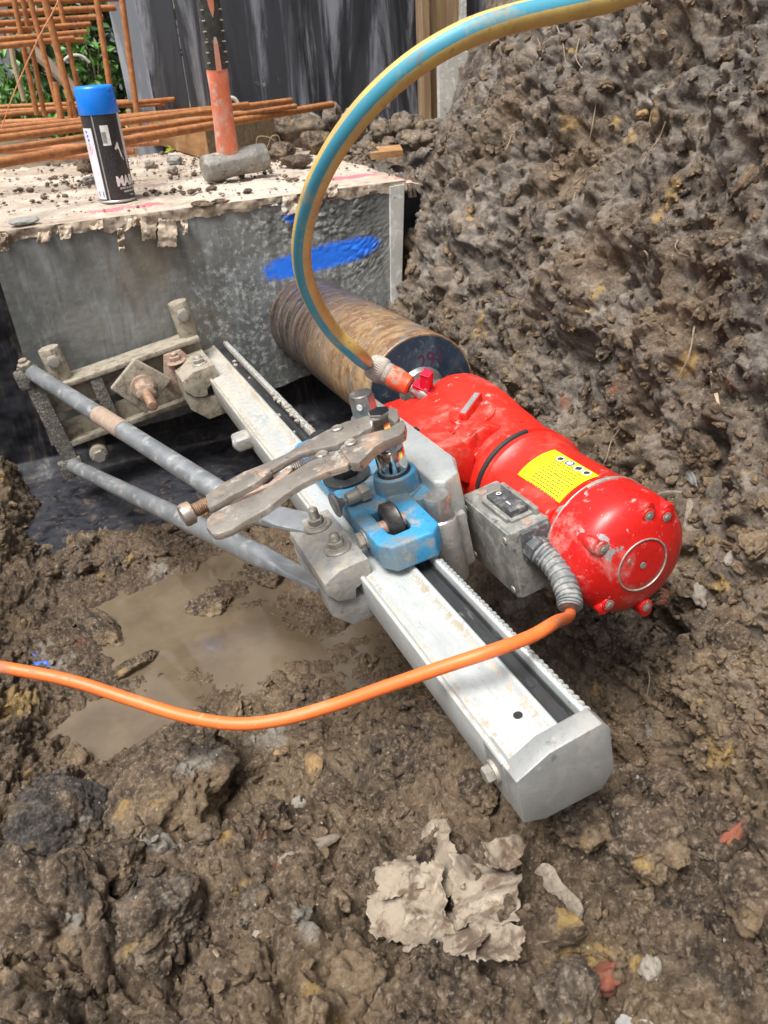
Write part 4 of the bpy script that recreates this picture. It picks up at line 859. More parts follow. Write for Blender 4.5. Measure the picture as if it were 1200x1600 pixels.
# chrome drive socket with its hexagon end, gripped by the pliers
t = MB(); t.lathe((.0690, .299, .0428), (0, 0, 1), [(0, .0128), (.0012, .0132), (.022, .0132), (.0235, .0128), (.0240, .0115)], 40); sk = R('drive_socket', t, 'chrome', car)
t = MB(); t.lathe((.0690, .299, .0432), (0, 0, 1), [(0, .0148), (.0004, .0148)], 36); R('socket_gap', t, 'black', sk)
t = MB(); t.hexn((.0690, .299, .0665), (0, 0, 1), .0088, .0300, ph=.3); t.hexn((.0690, .299, .0830), (0, 0, 1), .0105, .0175, ph=.3); R('hexagon_shaft', t, 'chrome', sk)
# second shaft towards the wall
t = MB(); t.lathe((.0910, .4140, .012), (0, 0, 1), [(0, .0185), (.034, .0165), (.037, .0155), (.0375, .0125)], 32); s2 = R('shaft_collar', t, 'shaft', car)
t = MB(); t.hexn((.0910, .4140, .0490), (0, 0, 1), .0125, .0240, ph=.7); t.lathe((.0910, .4140, .0725), (0, 0, 1), [(0, .0112), (.0012, .0104)], 24); hx = R('hexagon_shaft', t, 'shaft', s2)
t = MB(); t.lathe((.0840, .4035, .0640), (-.75, -.66, 0), [(0, .0030), (.0016, .0030)], 20); R('cross_hole', t, 'white', s2)
t = MB(); t.lathe((.0400, .350, .0290), (0, 0, 1), [(0, .0225), (.0014, .0225), (.0020, .021), (.0022, .012)], 36); wz = R('large_washer', t, 'dark_strip', car)
t = MB(); t.hexn((.0400, .350, .0310), (0, 0, 1), .0125, .0095); R('washer_bolt', t, 'black', wz)
t = MB(); t.lathe((.0500, .462, .0190), (0, 0, 1), [(0, .011), (.008, .010), (.0095, .008), (.010, .003)], 24); R('rear_bolt', t, 'dark_strip', car)
# light grey mounting plate to the gearbox with its round hinge post
t = MB(); t.prism([(.0880, .262), (.0950, .2545), (.112, .262), (.1215, .290), (.1215, .470), (.104, .470), (.088, .36)], -.010, .0400, 'z', .003, 3)
t.box(.104, .128, .300, .470, -.030, .030, .002); pl = R('mounting_plate', t, 'alu')
t = MB(); t.lathe((.0835, .2500, -.050), (0, 0, 1), [(0, .0125), (.002, .0138), (.060, .0138), (.063, .0130)], 36); t.box(.080, .108, .252, .300, -.048, .006, .004); R('hinge_post', t, 'alu_dirty', pl)
t = MB(); t.lathe((.0835, .2500, .0130), (0, 0, 1), [(0, .0125), (.001, .0112), (.020, .0112), (.0215, .0106)], 32); R('hinge_pin', t, 'shaft', pl)
t = MB(); t.box(.120, .1225, .360, .368, .0385, .0408, .0003); t.box(.120, .1225, .415, .423, .0385, .0408, .0003); R('index_mark', t, 'black', pl)

# motor, gearbox: all along the axis MC
MC = Vector((.200, 0, -.035)); AXD = Vector((0, -1, 0))
def ms(y): return Vector((MC.x, y, MC.z))
def sup_lathe(prof, n=72, bump=None):
    rings = []
    for y, r in prof:
        rings.append([(MC.x+(r+(bump(y, 2*PI*i/n) if bump else 0))*math.cos(2*PI*i/n), y, MC.z+(r+(bump(y, 2*PI*i/n) if bump else 0))*math.sin(2*PI*i/n)) for i in range(n)])
    return rings
t = MB(); fs = t.loops(sup_lathe([(.326, .0545), (.3245, .0568), (.3135, .0572), (.3125, .0545), (.3075, .0545), (.3065, .0568), (.300, .0572), (.296, .0545), (.288, .0520), (.270, .0515), (.206, .0515), (.205, .0520), (.2035, .0520)]))
bmesh.ops.recalc_face_normals(t.bm, faces=fs)
# cooling hood swelling on the top
t.prism([(.1490, -.010), (.1560, .0035), (.163, .0060), (.178, .0060), (.178, -.03), (.150, -.03)], .206, .292, 'y', .004, 3)
mot = R('motor_housing', t, 'red')
t = MB(); t.tube([(MC.x+.0562*math.cos(a), .3100, MC.z+.0562*math.sin(a)) for a in np.linspace(1.45, 2.75, 40)], .0032, 8); R('vent_slot', t, 'black', mot)
t = MB(); fs = t.loops(sup_lathe([(.204, .0525), (.203, .0532), (.196, .0534), (.178, .0534), (.168, .0530), (.162, .0518), (.157, .0492), (.153, .0448), (.1495, .0385), (.1470, .0310), (.1455, .0245), (.1450, .0232), (.1458, .0224), (.1452, .0212), (.1446, .0150), (.1446, .0040), (.1452, .0034)], 96))
bmesh.ops.recalc_face_normals(t.bm, faces=fs)
mcap = R('motor_end_cap', t, 'red_worn', rig)
t = MB(); t.tube([(MC.x+.0227*math.cos(a), .1450, MC.z+.0227*math.sin(a)) for a in np.linspace(0, 2*PI, 60)], .0008, 8); R('worn_ring', t, 'bolt', mcap)
t = MB(); t.lathe((MC.x, .1447, MC.z), (0, -1, 0), [(0, .0028), (.0006, .0028), (.0007, .0022)], 20); t.lathe((MC.x-.012, .1447, MC.z+.010), (0, -1, 0), [(0, .0018), (.0004, .0016)], 12); R('centre_screw', t, 'bolt', mcap)
for k, a in enumerate((2.41, 1.27, .82, 3.85, 4.80)):
    rb_ = (.0425, .0405, .0415, .0405, .0480)[k]; cx, cz = MC.x+rb_*math.cos(a), MC.z+rb_*math.sin(a); u = Vector((math.cos(a), 0, math.sin(a)))
    t = MB(); t.cyl((cx, .172, cz), (cx, .1490, cz), .0064, 24, .001); t.cyl((cx+u.x*.005, .172, cz+u.z*.005), (cx+u.x*.005, .1502, cz+u.z*.005), .0060, 20, .001)
    bs = R('screw_boss', t, 'red_worn', mcap)
    t = MB(); t.lathe((cx, .1491, cz), (0, -1, 0), [(0, .0040), (.0003, .0040), (.0004, .0022)], 20); t.lathe((cx, .1489, cz), (0, -1, 0), [(0, .0020), (.0009, .0018)], 6); R('boss_screw', t, 'bolt', mcap)
t = MB(); t.tube([(MC.x+.0531*math.cos(a), .1985, MC.z+.0531*math.sin(a)) for a in np.linspace(.7, 3.4, 60)], .0009, 8); R('worn_seam', t, 'bolt', mcap)
t = MB(); t.tube([(MC.x+.0534*math.cos(a), .1955, MC.z+.0534*math.sin(a)) for a in np.linspace(1.2, 1.75, 20)], .0016, 8); R('worn_seam', t, 'bolt', mcap)
t = MB(); t.tube([(MC.x+r_*math.cos(a), y_, MC.z+r_*math.sin(a)) for a, r_, y_ in zip(np.linspace(2.25, 1.45, 14), np.linspace(.0490, .0492, 14), np.linspace(.1630, .1632, 14))], .0011, 8); R('worn_ridge', t, 'bolt', mcap)
# warning label wrapped on the housing
def wrap(mb_, a0, a1, y0, y1, r, n=24):
    rings = [[(MC.x+r*math.cos(a), y, MC.z+r*math.sin(a)) for a in np.linspace(a0, a1, n)] for y in (y0, y1)]
    mb_.loops(rings, close=False, caps=False)
t = MB(); wrap(t, 1.37, 2.18, .2070, .271, .0519); lab = R('warning_label', t, 'yellow_label', mot)
def wrapflat(name, V, F, mat, a_c, y_c, r, parent, th=0.):
    """a flat print (x along the axis, y round it) bent on the motor"""
    t = MB(); Q = [(MC.x+r*math.cos(a_c+v[1]/r), y_c-v[0], MC.z+r*math.sin(a_c+v[1]/r)) for v in V]; t.raw(Q, F); return R(name, t, mat, parent, smooth=0)
g = random.Random(4); VV, FF = [], []
for ln in range(12):
    x = -.0165+(0 if ln < 11 else 0)
    while x < .025:
        w_ = .0012+g.random()*.0035; yy = .0155-ln*.0030
        if ln < 4 and x > 3: break
        o = len(VV); VV += [(x, yy, 0), (x+w_, yy, 0), (x+w_, yy+.0011, 0), (x, yy+.0011, 0)]; FF.append((o, o+1, o+2, o+3)); x += w_+.0007
wrapflat('label_print', VV, FF, 'print_grey', 1.86, .2385, .05203, mot)
for (dy, da, mt, r_) in ((.252, 1.50, 'white', .0046), (.2400, 1.48, 'blue_print', .0048), (.2275, 1.48, 'white', .0050), (.2170, 1.47, 'white', .0046)):
    V = [(r_*math.cos(a), r_*math.sin(a)*.85, 0) for a in np.linspace(0, 2*PI, 21)[:-1]]; wrapflat('label_symbol', V, [tuple(range(20))], mt, da, dy, .05208, mot)
    V = [(r_*.55*math.cos(a)*(1+.4*(i % 2)), r_*.5*math.sin(a)*(1+.5*(i % 3 == 0)), 0) for i, a in enumerate(np.linspace(0, 2*PI, 13)[:-1])]; wrapflat('label_symbol', V, [tuple(range(12))], 'black_print' if mt == 'white' else 'white', da, dy, .05213, mot)
V, F_ = text_mesh('J', .011); wrapflat('label_print', [(v[1]*.9-.008, v[0]*.9, 0) for v in V], F_, 'print_grey', 1.80, .2265, .05215, mot)

# gearbox: housing that narrows towards the spindle, side shoulder, selector knob
gb = MB(); rings = []
for y, cx, cz, r in ((.324, .200, -.035, .0530), (.332, .200, -.034, .0545), (.345, .200, -.031, .0548), (.360, .201, -.026, .0530), (.378, .203, -.019, .0490), (.395, .205, -.012, .0462), (.412, .206, -.010, .0462), (.440, .207, -.010, .0468), (.458, .207, -.010, .0462), (.468, .207, -.010, .0430), (.476, .207, -.010, .0370), (.480, .207, -.010, .0290)):
    rings.append([(cx+r*math.cos(2*PI*i/72), y, cz+r*math.sin(2*PI*i/72)) for i in range(72)])
fs = gb.loops(rings); bmesh.ops.recalc_face_normals(gb.bm, faces=fs)
gb.prism([(.138, -.055), (.138, .012), (.144, .022), (.180, .030), (.205, .018), (.205, -.06)], .335, .455, 'y', .010, 4)
gb.prism([(.122, .004), (.122, .0255), (.126, .029), (.150, .0275), (.160, .01), (.150, -.02)], .328, .472, 'y', .002, 2)
gb.prism([(.130, -.04), (.134, .006), (.150, .021), (.185, .022), (.20, -.05)], .440, .478, 'y', .006, 3)
gear = R('gearbox', gb, 'red_dusty')
kc = Vector((.1850, .3740, .0275)); un = Vector((-.05, -.12, 1)).normalized()
t = MB(); t.lathe(kc, un, [(-.004, .0235), (.0025, .0230), (.0035, .0215), (.0045, .0210)], 40)
fr = un.to_track_quat('Z', 'Y').to_matrix().to_4x4(); fr.translation = kc
sel = R('selector_knob', t, 'red_dusty', gear)
t = MB(); t.box(-.0042, .0042, -.0195, .0195, .003, .0125, .002, 2, mat=fr@Matrix.Rotation(-.55, 4, 'Z')); R('knob_bar', t, 'red', sel)
t = MB(); t.box(-.0030, .0030, -.0175, .0175, .0123, .0130, .0003, 1, mat=fr@Matrix.Rotation(-.55, 4, 'Z')); R('knob_bar_top', t, 'cap_metal', sel)
for i, (tx, v, y, rz) in enumerate((('2', .1440, .3560, -1.0), ('1', .1560, .3330, -1.0))):
    V, F_ = text_mesh(tx, .017, .0004, .0003); ca, sa = math.cos(rz), math.sin(rz)
    t = MB(); t.raw([(v+p[0]*ca-p[1]*sa, y+p[0]*sa+p[1]*ca, .0262+p[2]+.0035*i) for p in V], F_); R('gear_number', t, 'red', gear)
t = MB(); t.box(.205, .217, .3345, .3385, .0185, .0192); R('housing_mark', t, 'black', gear)
for y in (.372, .398, .424): 
    t = MB(); t.box(.1205, .1275, y, y+.0045, .0298, .0304, 0); R('scale_mark', t, 'black', gear)
# spindle and core barrel
BC_ = Vector((.2070, 0, -.0100)); BR = .0690
t = MB(); t.cyl((BC_.x, .455, BC_.z), (BC_.x, .560, BC_.z), .0190, 32, .001); t.lathe((BC_.x, .490, BC_.z), (0, 1, 0), [(0, .024), (.03, .024), (.031, .020)], 6); t.lathe((BC_.x, .556, BC_.z), (0, -1, 0), [(0, .031), (.004, .030), (.009, .026), (.0105, .02)], 40); R('spindle', t, 'shaft', gear)
n = 120; g2 = MB()
rings = []
for y in np.linspace(.5535, 1.06, 60): rings.append([(BC_.x+BR*math.cos(2*PI*i/n), y, BC_.z+BR*math.sin(2*PI*i/n)) for i in range(n)])
rings.insert(0, [(BC_.x+(BR-.0008)*math.cos(2*PI*i/n), .5527, BC_.z+(BR-.0008)*math.sin(2*PI*i/n)) for i in range(n)])
fs = g2.loops(rings); bmesh.ops.recalc_face_normals(g2.bm, faces=fs); bar = R('core_barrel', g2, 'barrel')
t = MB(); t.lathe((BC_.x, .5530, BC_.z), (0, -1, 0), [(0, BR-.0022), (.0008, BR-.0024), (.0010, BR-.0030)], 100); R('barrel_end', t, 'barrel_end', bar)
V, F_ = text_mesh('291', .026, 0, .0002); t = MB(); t.raw([(BC_.x+.002+p[0]*.9, .55185, BC_.z+.026+p[1]) for p in V], F_); R('pen_mark', t, 'red_pen', bar, smooth=0)
t = MB(); px0 = rply(633, 648, .551); px1 = rply(668, 672, .551)
v0, w0 = px0; t.box(v0, v0+.036, .5495, .5512, w0-.021, w0+.001, .0006, 1); stk = R('sticker', t, 'white', bar)
for dx, dz, mt in ((.008, -.005, 'pink_print'), (.016, -.005, 'black_print'), (.008, -.0145, 'black_print')):
    t = MB(); t.lathe((v0+dx, .5495, w0+dz), (0, -1, 0), [(0, .0030), (.0003, .0030)], 20); R('sticker_dot', t, mt, bar)
V, F_ = text_mesh('ARIX', .0092, 0, .0002); t = MB(); t.raw([(v0+.0125+p[0], .5492, w0-.0178+p[1]) for p in V], F_); R('sticker_print', t, 'black_print', bar, smooth=0)

# switch box on the side of the motor
sw = MB(); sw.box(.1205, .1580, .2040, .2855, -.0665, .0020, .003, 3); sb = R('switch_box', sw, 'grey_plastic')
t = MB(); t.box(.1188, .1212, .2055, .2840, -.0650, .0005, .0012, 2); R('cover_plate', t, 'grey_plastic', sb)
for y, z in ((.2115, -.008), (.2780, -.008), (.2115, -.0590), (.2780, -.0590)):
    t = MB(); t.lathe((.1188, y, z), (-1, 0, 0), [(0, .0036), (.0008, .0034), (.0012, .0022)], 20); R('cover_screw', t, 'bolt', sb)
t = MB(); t.box(.1290, .1500, .2150, .2640, .0015, .0045, .0012, 2); t.box(.1500, .1540, .2120, .2680, .0010, .0085, .0010, 2); t.box(.1262, .1290, .2180, .2600, .0010, .0060, .001, 2); R('switch_guard', t, 'grey_plastic', sb)
t = MB(); t.prism([(.2190, .0040), (.2190, .0105), (.2230, .0120), (.2420, .0075), (.2560, .0090), (.2600, .0082), (.2600, .0040)], .1315, .1480, 'x', .0008, 2); rk = R('rocker_switch', t, 'dark_plastic', sb)
V, F_ = text_mesh('O', .0065, 0, .0003); t = MB(); t.raw([(.1375+p[1]*0+p[0]*.9, .2500+p[1]*.9, .0093+(.0006)) for p in V], F_); R('switch_print', t, 'white', sb, smooth=0)
t = MB(); t.box(.1360, .1366+.0006, .2270, .2330, .0116, .0121); R('switch_print', t, 'white', sb, smooth=0)
for y, v in ((.2095, .1400), (.2760, .1360)):
    t = MB(); t.lathe((v, y, .0018), (0, 0, 1), [(0, .0044), (.0006, .0042), (.0007, .0025)], 20); R('top_screw', t, 'bolt_rust', sb)
# cable gland and corrugated sleeve leaving the box forwards
G = [Vector((p_[0], y_, p_[1])) for p_, y_ in ((rply(x_, z_, y_), y_) for x_, z_, y_ in ((832, 852, .2045), (842, 860, .197), (862, 878, .184), (876, 899, .170), (885, 920, .158), (890, 938, .149), (890, 950, .144)))]
t = MB(); t.box(.1290, .1560, .2000, .2050, -.0290, -.0010, .0015, 2); t.lathe(G[0], G[1]-G[0], [(0, .0115), (.002, .0120), (.010, .0118), (.011, .0105)], 8); t.lathe(G[0], G[2]-G[0], [(0, .0100), (.016, .0100), (.017, .009)], 20); gl = R('cable_gland', t, 'dark_plastic', sb)
cv = catmull(G, 16); t = MB(); t.tube(cv[18:], lambda s_: .0098-.0008*s_+.0009*(1 if math.sin(s_*2*PI*11) > 0 else -.35), 24); R('corrugated_sleeve', t, 'gland', sb)

# water valve between spindle and hose connector
V0 = Vector((.1745, .4600, .0125)); H0 = Vector((.1385, .5000, .0400))    # body end, hose nut end
vd = (Vector((.1463, .5000, .0525))-Vector((.1830, .4550, .0170))).normalized(); VA = Vector((.1830, .4550, .0170))
t = MB(); t.hexn(VA-vd*.008, vd, .0105, .012); t.lathe(VA+vd*.004, vd, [(0, .0078), (.006, .0092), (.012, .0092), (.018, .0072), (.026, .0070), (.027, .0055)], 24)
t.box(.176, .196, .462, .474, -.012, .010, .002); val = R('water_valve', t, 'brass', gear)
up_ = (Vector((0, -.25, 1))-vd*vd.dot(Vector((0, -.25, 1)))).normalized(); sd_ = vd.cross(up_)
mv = Matrix(((vd.x, sd_.x, up_.x, 0), (vd.y, sd_.y, up_.y, 0), (vd.z, sd_.z, up_.z, 0), (0, 0, 0, 1))); mv.translation = VA+vd*.012
t = MB(); t.box(-.0045, .0045, -.0048, .0048, .0070, .0300, .0010, 2, mat=mv@Matrix.Rotation(.25, 4, 'Y')); t.box(-.006, .016, -.0050, .0050, .0060, .0100, .0012, 2, mat=mv); lv = R('valve_lever', t, 'valve_red', val)
t = MB(); t.lathe(mv@Vector((.001, -.0050, .0110)), -sd_, [(0, .0022), (.0008, .0021), (.001, .0012)], 14); R('lever_screw', t, 'bolt', val)
t = MB(); t.tube([(.186, .468, -.004), (.192, .500, -.004), (.197, .535, -.006)], .0085, 16); R('water_pipe', t, 'brass', val)

# ------------------------------------------------------------------ garden hose and its connector
HB = VA+vd*.032
hb = RIG@HB; hv = (RIG.to_3x3()@vd).normalized()
cn0 = hb; cn1 = hb+hv*.052
hose = thing('garden_hose', 'yellow garden hose with blue stripes arching over the drill to its water valve', 'hose', cn1)
pts = [cn1-hv*.006, cn1+hv*.004]+[pd(*q) for q in ((560, 556, .745), (522, 520, .715), (492, 475, .68), (474, 425, .645), (472, 372, .612), (488, 305, .575), (522, 235, .545), (575, 165, .525), (645, 102, .515), (725, 55, .515), (805, 28, .525), (890, 10, .54), (955, -4, .56), (1030, -34, .585), (1150, -100, .62), (1330, -220, .68))]
t = MB(); t.tube(catmull([p-cn1 for p in pts], 12), lambda s_: .0082-.0006*min(1, s_*3), 28, uvt=True, tw=lambda s_: 5.55-1.75*s_)
t.build('hose_tube', 'hose', hose)
ax = hv
t = MB(); prr = []
t.lathe(cn0-cn1, ax, [(0, .0085), (.002, .0112), (.010, .0118), (.018, .0128), (.024, .0126), (.0260, .0118)], 32); cb = t.build('connector_body', 'conn_orange', hose)
t = MB(); t.lathe(cn0-cn1+ax*.0255, ax, [(0, .0120), (.001, .0126), (.0058, .0126), (.007, .0118)], 32); t.build('seal_ring', 'mudcake', hose)
n_ = 36; q = ax.to_track_quat('Z', 'Y').to_matrix(); rings = []
for h, r in ((0, .0125), (.002, .0140), (.006, .0144), (.015, .0134), (.019, .0124), (.0205, .0105)):
    rings.append([cn0-cn1+ax*(.0318+h)+q@Vector((((r+(.0004 if i % 2 else -.0003)*(1 if .001 < h < .018 else 0))*math.cos(2*PI*i/72)), ((r+(.0004 if i % 2 else -.0003)*(1 if .001 < h < .018 else 0))*math.sin(2*PI*i/72)), 0)) for i in range(72)])
t = MB(); fs = t.loops(rings); bmesh.ops.recalc_face_normals(t.bm, faces=fs); t.build('connector_nut', 'conn_grey', hose)

# ------------------------------------------------------------------ orange power cable
g0 = RIG@G[-2]; g1 = RIG@G[-1]; gd = (g1-g0).normalized()
pts = [g1-gd*.01, g1+gd*.006]+[pd(*q) for q in ((868, 972, .515), (828, 995, .492), (760, 1020, .478), (690, 1043, .480), (600, 1074, .492), (520, 1102, .505), (440, 1124, .515), (368, 1131, .525), (290, 1119, .54), (210, 1095, .555), (120, 1066, .57), (40, 1049, .585), (-60, 1035, .60), (-200, 1030, .63))]
t = MB(); t.tube(catmull(pts, 12), .0043, 20); tag(t.build('power_cable', 'orange'), 'orange power cable running from the motor over the mast to the left', 'cable')

# ------------------------------------------------------------------ locking pliers gripping the hexagon shaft
PW = .092
def pp(poly, ox=260, oy=600, sc=3., z=0.): return [rpl(ox+x/sc, oy+y/sc, PW+z) for x, y in poly]
pc = rpl(480, 735, PW)
pli = bpy.data.objects.new('locking_pliers', None); C.objects.link(pli); pm = RIG@Matrix.Translation((pc[0], pc[1], PW)); pli.matrix_world = pm
tag(pli, 'rusty locking pliers clamped on the chrome shaft above the blue carriage', 'pliers')
def PL(name, poly, z0, z1, mat='plier', bev=.0016, parent=pli):
    t = MB(); t.prism([(x-pc[0], y-pc[1]) for x, y in pp(poly, z=z1-.001)], z0, z1, 'z', bev, 2); return t.build(name, mat, parent)
upper = [(182, 525), (260, 470), (360, 415), (470, 372), (560, 330), (640, 280), (740, 225), (840, 178), (900, 165), (912, 200), (908, 232), (870, 255), (800, 290), (720, 305), (640, 325), (560, 365), (490, 410), (440, 455), (380, 490), (300, 530), (235, 570), (196, 585)]
PL('upper_handle', upper, -.0008, .0050, bev=.0020)
PL('fixed_jaw', [(895, 165), (950, 148), (968, 160), (968, 205), (925, 225), (905, 240), (870, 250), (865, 200)], -.0045, .0045)
low = [(820, 308), (735, 338), (660, 372), (590, 415), (520, 455), (440, 510), (360, 545), (280, 575), (215, 610), (188, 640), (188, 675), (215, 708), (245, 708), (310, 685), (380, 640), (470, 590), (560, 520), (640, 468), (740, 420), (850, 385), (868, 350), (845, 318)]
PL('lower_handle', low, -.0014, .0045, bev=.0022)
PL('moving_jaw', [(812, 300), (840, 278), (880, 262), (930, 240), (985, 225), (1040, 212), (1075, 190), (1110, 168), (1122, 190), (1118, 225), (1090, 245), (1020, 272), (975, 300), (940, 340), (905, 372), (862, 372), (848, 352), (830, 330)], -.0020, .0065, bev=.0018)
PL('jaw_tip', [(1040, 160), (1040, 120), (1060, 112), (1085, 122), (1092, 165), (1075, 185)], -.001, .0085, bev=.0014)
PL('link_bar', [(270, 555), (380, 500), (480, 470), (560, 400), (600, 395), (560, 440), (470, 490), (360, 530), (285, 568)], -.003, .000, 'bolt_rust', .0006)
for x, y, z in ((808, 237, .0060), (875, 313, .0075), (735, 352, .0045)):
    c_ = pp([(x, y)])[0]; t = MB(); t.lathe((c_[0]-pc[0], c_[1]-pc[1], z-.0005), (0, 0, 1), [(0, .0052), (.0010, .0050), (.0016, .0042), (.0012, .0034), (.0013, .0005)], 24); t.build('rivet', 'plier', pli)
a_, b_ = [Vector((x-pc[0], y-pc[1], -.001)) for x, y in pp([(585, 392), (765, 322)])]
hel = []
for k in range(0, 18*14): 
    s_ = k/(18*14); q = a_.lerp(b_, s_); u = (b_-a_).normalized(); v = u.cross(Vector((0, 0, 1))); hel.append(q+v*math.cos(k*2*PI/14)*.0034+Vector((0, 0, 1))*math.sin(k*2*PI/14)*.0034)
t = MB(); t.tube(hel, .0007, 6); t.build('return_spring', 'spring', pli)
a_, b_, c_ = [Vector((x-pc[0], y-pc[1], 0)) for x, y in pp([(198, 560), (128, 595), (72, 622)])]
pr = []; L = (b_-a_).length; k = 0
while k*.0016 < L: pr += [(k*.0016, .0046), (k*.0016+.0005, .0054), (k*.0016+.0011, .0054)]; k += 1
t = MB(); t.lathe(a_, b_-a_, pr, 20); t.build('adjusting_screw', 'thread', pli)
t = MB(); t.lathe(b_, c_-b_, [(0, .0060), (.0016, .0088), ((c_-b_).length*.75, .0092), ((c_-b_).length, .0080)], 28); t.build('knurled_knob', 'plier', pli)

# ------------------------------------------------------------------ aerosol can
cb_ = pz(184, 316, ZT); cb_.y += .022; cb_.x += .003
can = thing('spray_can', 'black and white marking paint can with a blue cap, standing on the concrete', 'spray can', cb_)
RCn, HC = .0285, .1255
t = MB(); t.lathe((0, 0, .002), (0, 0, 1), [(0, RCn), (HC-.002, RCn)], 56); t.build('can_body', 'can_black', can)
t = MB(); t.lathe((0, 0, 0), (0, 0, 1), [(0, RCn-.0006), (.0004, RCn+.0008), (.0028, RCn+.0008), (.0036, RCn)], 56); t.build('base_rim', 'tin', can)
t = MB(); t.lathe((0, 0, HC), (0, 0, 1), [(0, RCn+.0010), (.0008, RCn+.0014), (.034, RCn+.0006), (.0365, RCn-.0004), (.0380, RCn-.0026), (.0382, RCn-.006)], 56); cp = t.build('cap', 'cap_blue', can)
ca = math.atan2(-cb_.y, -cb_.x)                          # towards the camera
def canwrap(name, a0, a1, z0, z1, mat, dr=.0002, slope=0.):
    t = MB(); n = max(2, int(abs(a1-a0)*16)+2); rings = [[((RCn+dr)*math.cos(ca+a), (RCn+dr)*math.sin(ca+a), z) for a in np.linspace(a0, a1, n)] for z in (z0, z1)]
    t.loops(rings, close=False, caps=False); return t.build(name, mat, can)
def canprint(name, V, F, a0, z0, mat, dr=.0004):
    t = MB(); t.raw([((RCn+dr)*math.cos(ca+a0+p[0]/RCn), (RCn+dr)*math.sin(ca+a0+p[0]/RCn), z0+p[1]) for p in V], F); return t.build(name, mat, can, smooth=0)
canwrap('white_panel', -1.60, -.62, .006, .108, 'can_white'); canwrap('silver_line', -.47, -.40, .002, HC, 'tin')
canwrap('white_side', 1.05, 2.6, .060, HC, 'can_white')
canwrap('barcode_label', -.13, .30, .083, .111, 'white')
VV, FF = [], []; x = -.0020
while x < .0055:
    w_ = random.choice((.0003, .0006)); o = len(VV); VV += [(x-.002, .086, 0), (x-.002+w_, .086, 0), (x-.002+w_, .102, 0), (x-.002, .102, 0)]; FF.append((o, o+1, o+2, o+3)); x += w_+.0005
canprint('barcode', VV, FF, .0, 0, 'black_print')
V, F_ = text_mesh('MARK', .0195, 0, .0009); canprint('lettering', [(p[0]*.80, p[1], 0) for p in V], F_, .13, .0245, 'white')
V, F_ = text_mesh('SPOT & SURVEY', .0042, 0, .0001); canprint('lettering', V, F_, .25, .0190, 'white')
V, F_ = text_mesh('MARKING PAINT', .0034, 0, .0001); canprint('lettering', V, F_, .45, .0142, 'white')
V, F_ = text_mesh('350 g', .0034, 0, .0001); canprint('lettering', V, F_, .8, .0085, 'white')
canprint('can_picture', [(0, .078, 0), (.006, .087, 0), (.0155, .072, 0), (.021, .060, 0), (.021, .046, 0), (.011, .062, 0)], [(0, 1, 2, 3, 4, 5)], .42, 0, 'white', .0003)
for k in range(4):
    canprint('can_picture', [(.0095+k*.0022, .064-k*.0046, 0), (.0165+k*.0012, .0665-k*.0046, 0), (.0167+k*.0012, .0655-k*.0046, 0), (.0097+k*.0022, .063-k*.0046, 0)], [(0, 1, 2, 3)], .42, 0, 'black_print', .00045)
for k in range(3):
    V = [(.0021*math.cos(a), .0021*math.sin(a), 0) for a in np.linspace(0, 2*PI, 17)[:-1]]; canprint('can_symbol', V, [tuple(range(16))], -1.02+.03*k, .103-k*.0058, 'blue_print')
dm = [(0, .009), (.0055, 0), (0, -.009), (-.0055, 0)]; di = [(0, .0073), (.0043, 0), (0, -.0073), (-.0043, 0)]
canprint('can_symbol', [(*p, 0) for p in dm+di], [(0, 1, 5, 4), (1, 2, 6, 5), (2, 3, 7, 6), (3, 0, 4, 7)], -.98, .079, 'pink_print')
canprint('can_symbol', [(-.0006, .003, 0), (.0006, .003, 0), (.0005, -.003, 0), (-.0005, -.003, 0)], [(0, 1, 2, 3)], -.98, .079, 'black_print')
VV, FF = [], []
for k in range(14):
    w_ = .006+random.random()*.005; o = len(VV); VV += [(-.0055, .058-k*.0028, 0), (-.0055+w_, .058-k*.0028, 0), (-.0055+w_, .0586-k*.0028, 0), (-.0055, .0586-k*.0028, 0)]; FF.append((o, o+1, o+2, o+3))
canprint('small_print', VV, FF, -.98, 0, 'print_blue' if 'print_blue' in M else 'can_white', .0005)
canprint('small_print', [(-.005, .010, 0), (.006, .010, 0), (.006, .0175, 0), (-.005, .0175, 0)], [(0, 1, 2, 3)], -.93, 0, 'black_print', .0005)
t = MB(); t.box(RCn-.001, RCn+.0016, -.004, .004, HC+.022, HC+.028, .0008); t.box(RCn-.001, RCn+.0016, -.004, .004, HC+.030, HC+.034, .0008); nb = t.build('cap_notch', 'cap_blue', cp); nb.rotation_euler.z = ca+.85

# ------------------------------------------------------------------ sledgehammer
hx0 = pz(372, 283, ZT); ham = thing('sledgehammer', 'sledgehammer standing on its steel head, scuffed orange handle with black grip', 'sledgehammer', hx0+Vector((0, .018, .0)))
HA = math.radians(5)
u = Vector((math.cos(HA), math.sin(HA), .085)).normalized(); c0 = Vector((.004, 0, .0275)); L = .0595
q = u.to_track_quat('X', 'Z').to_matrix(); rings = []
for s_, r, k in ((-1, .0195, 1), (-.97, .0225, 1), (-.80, .0238, 1), (-.45, .0245, .3), (-.2, .0235, .0), (.2, .0235, 0), (.45, .0245, .3), (.80, .0238, 1), (.97, .0225, 1), (1, .0195, 1)):
    ring = []
    for i in range(32):
        a = 2*PI*i/32+PI/32; oct_ = math.cos(PI/8)/math.cos(((a+PI/8) % (PI/4))-PI/8)
        ring.append(c0+q@Vector((s_*L, r*oct_*math.cos(a), r*oct_*math.sin(a)*(1-.06*(1-k)))))
    rings.append(ring)
t = MB(); fs = t.loops(rings); bmesh.ops.recalc_face_normals(t.bm, faces=fs); t.build('hammer_head', 'hammer_head', ham, smooth=30)
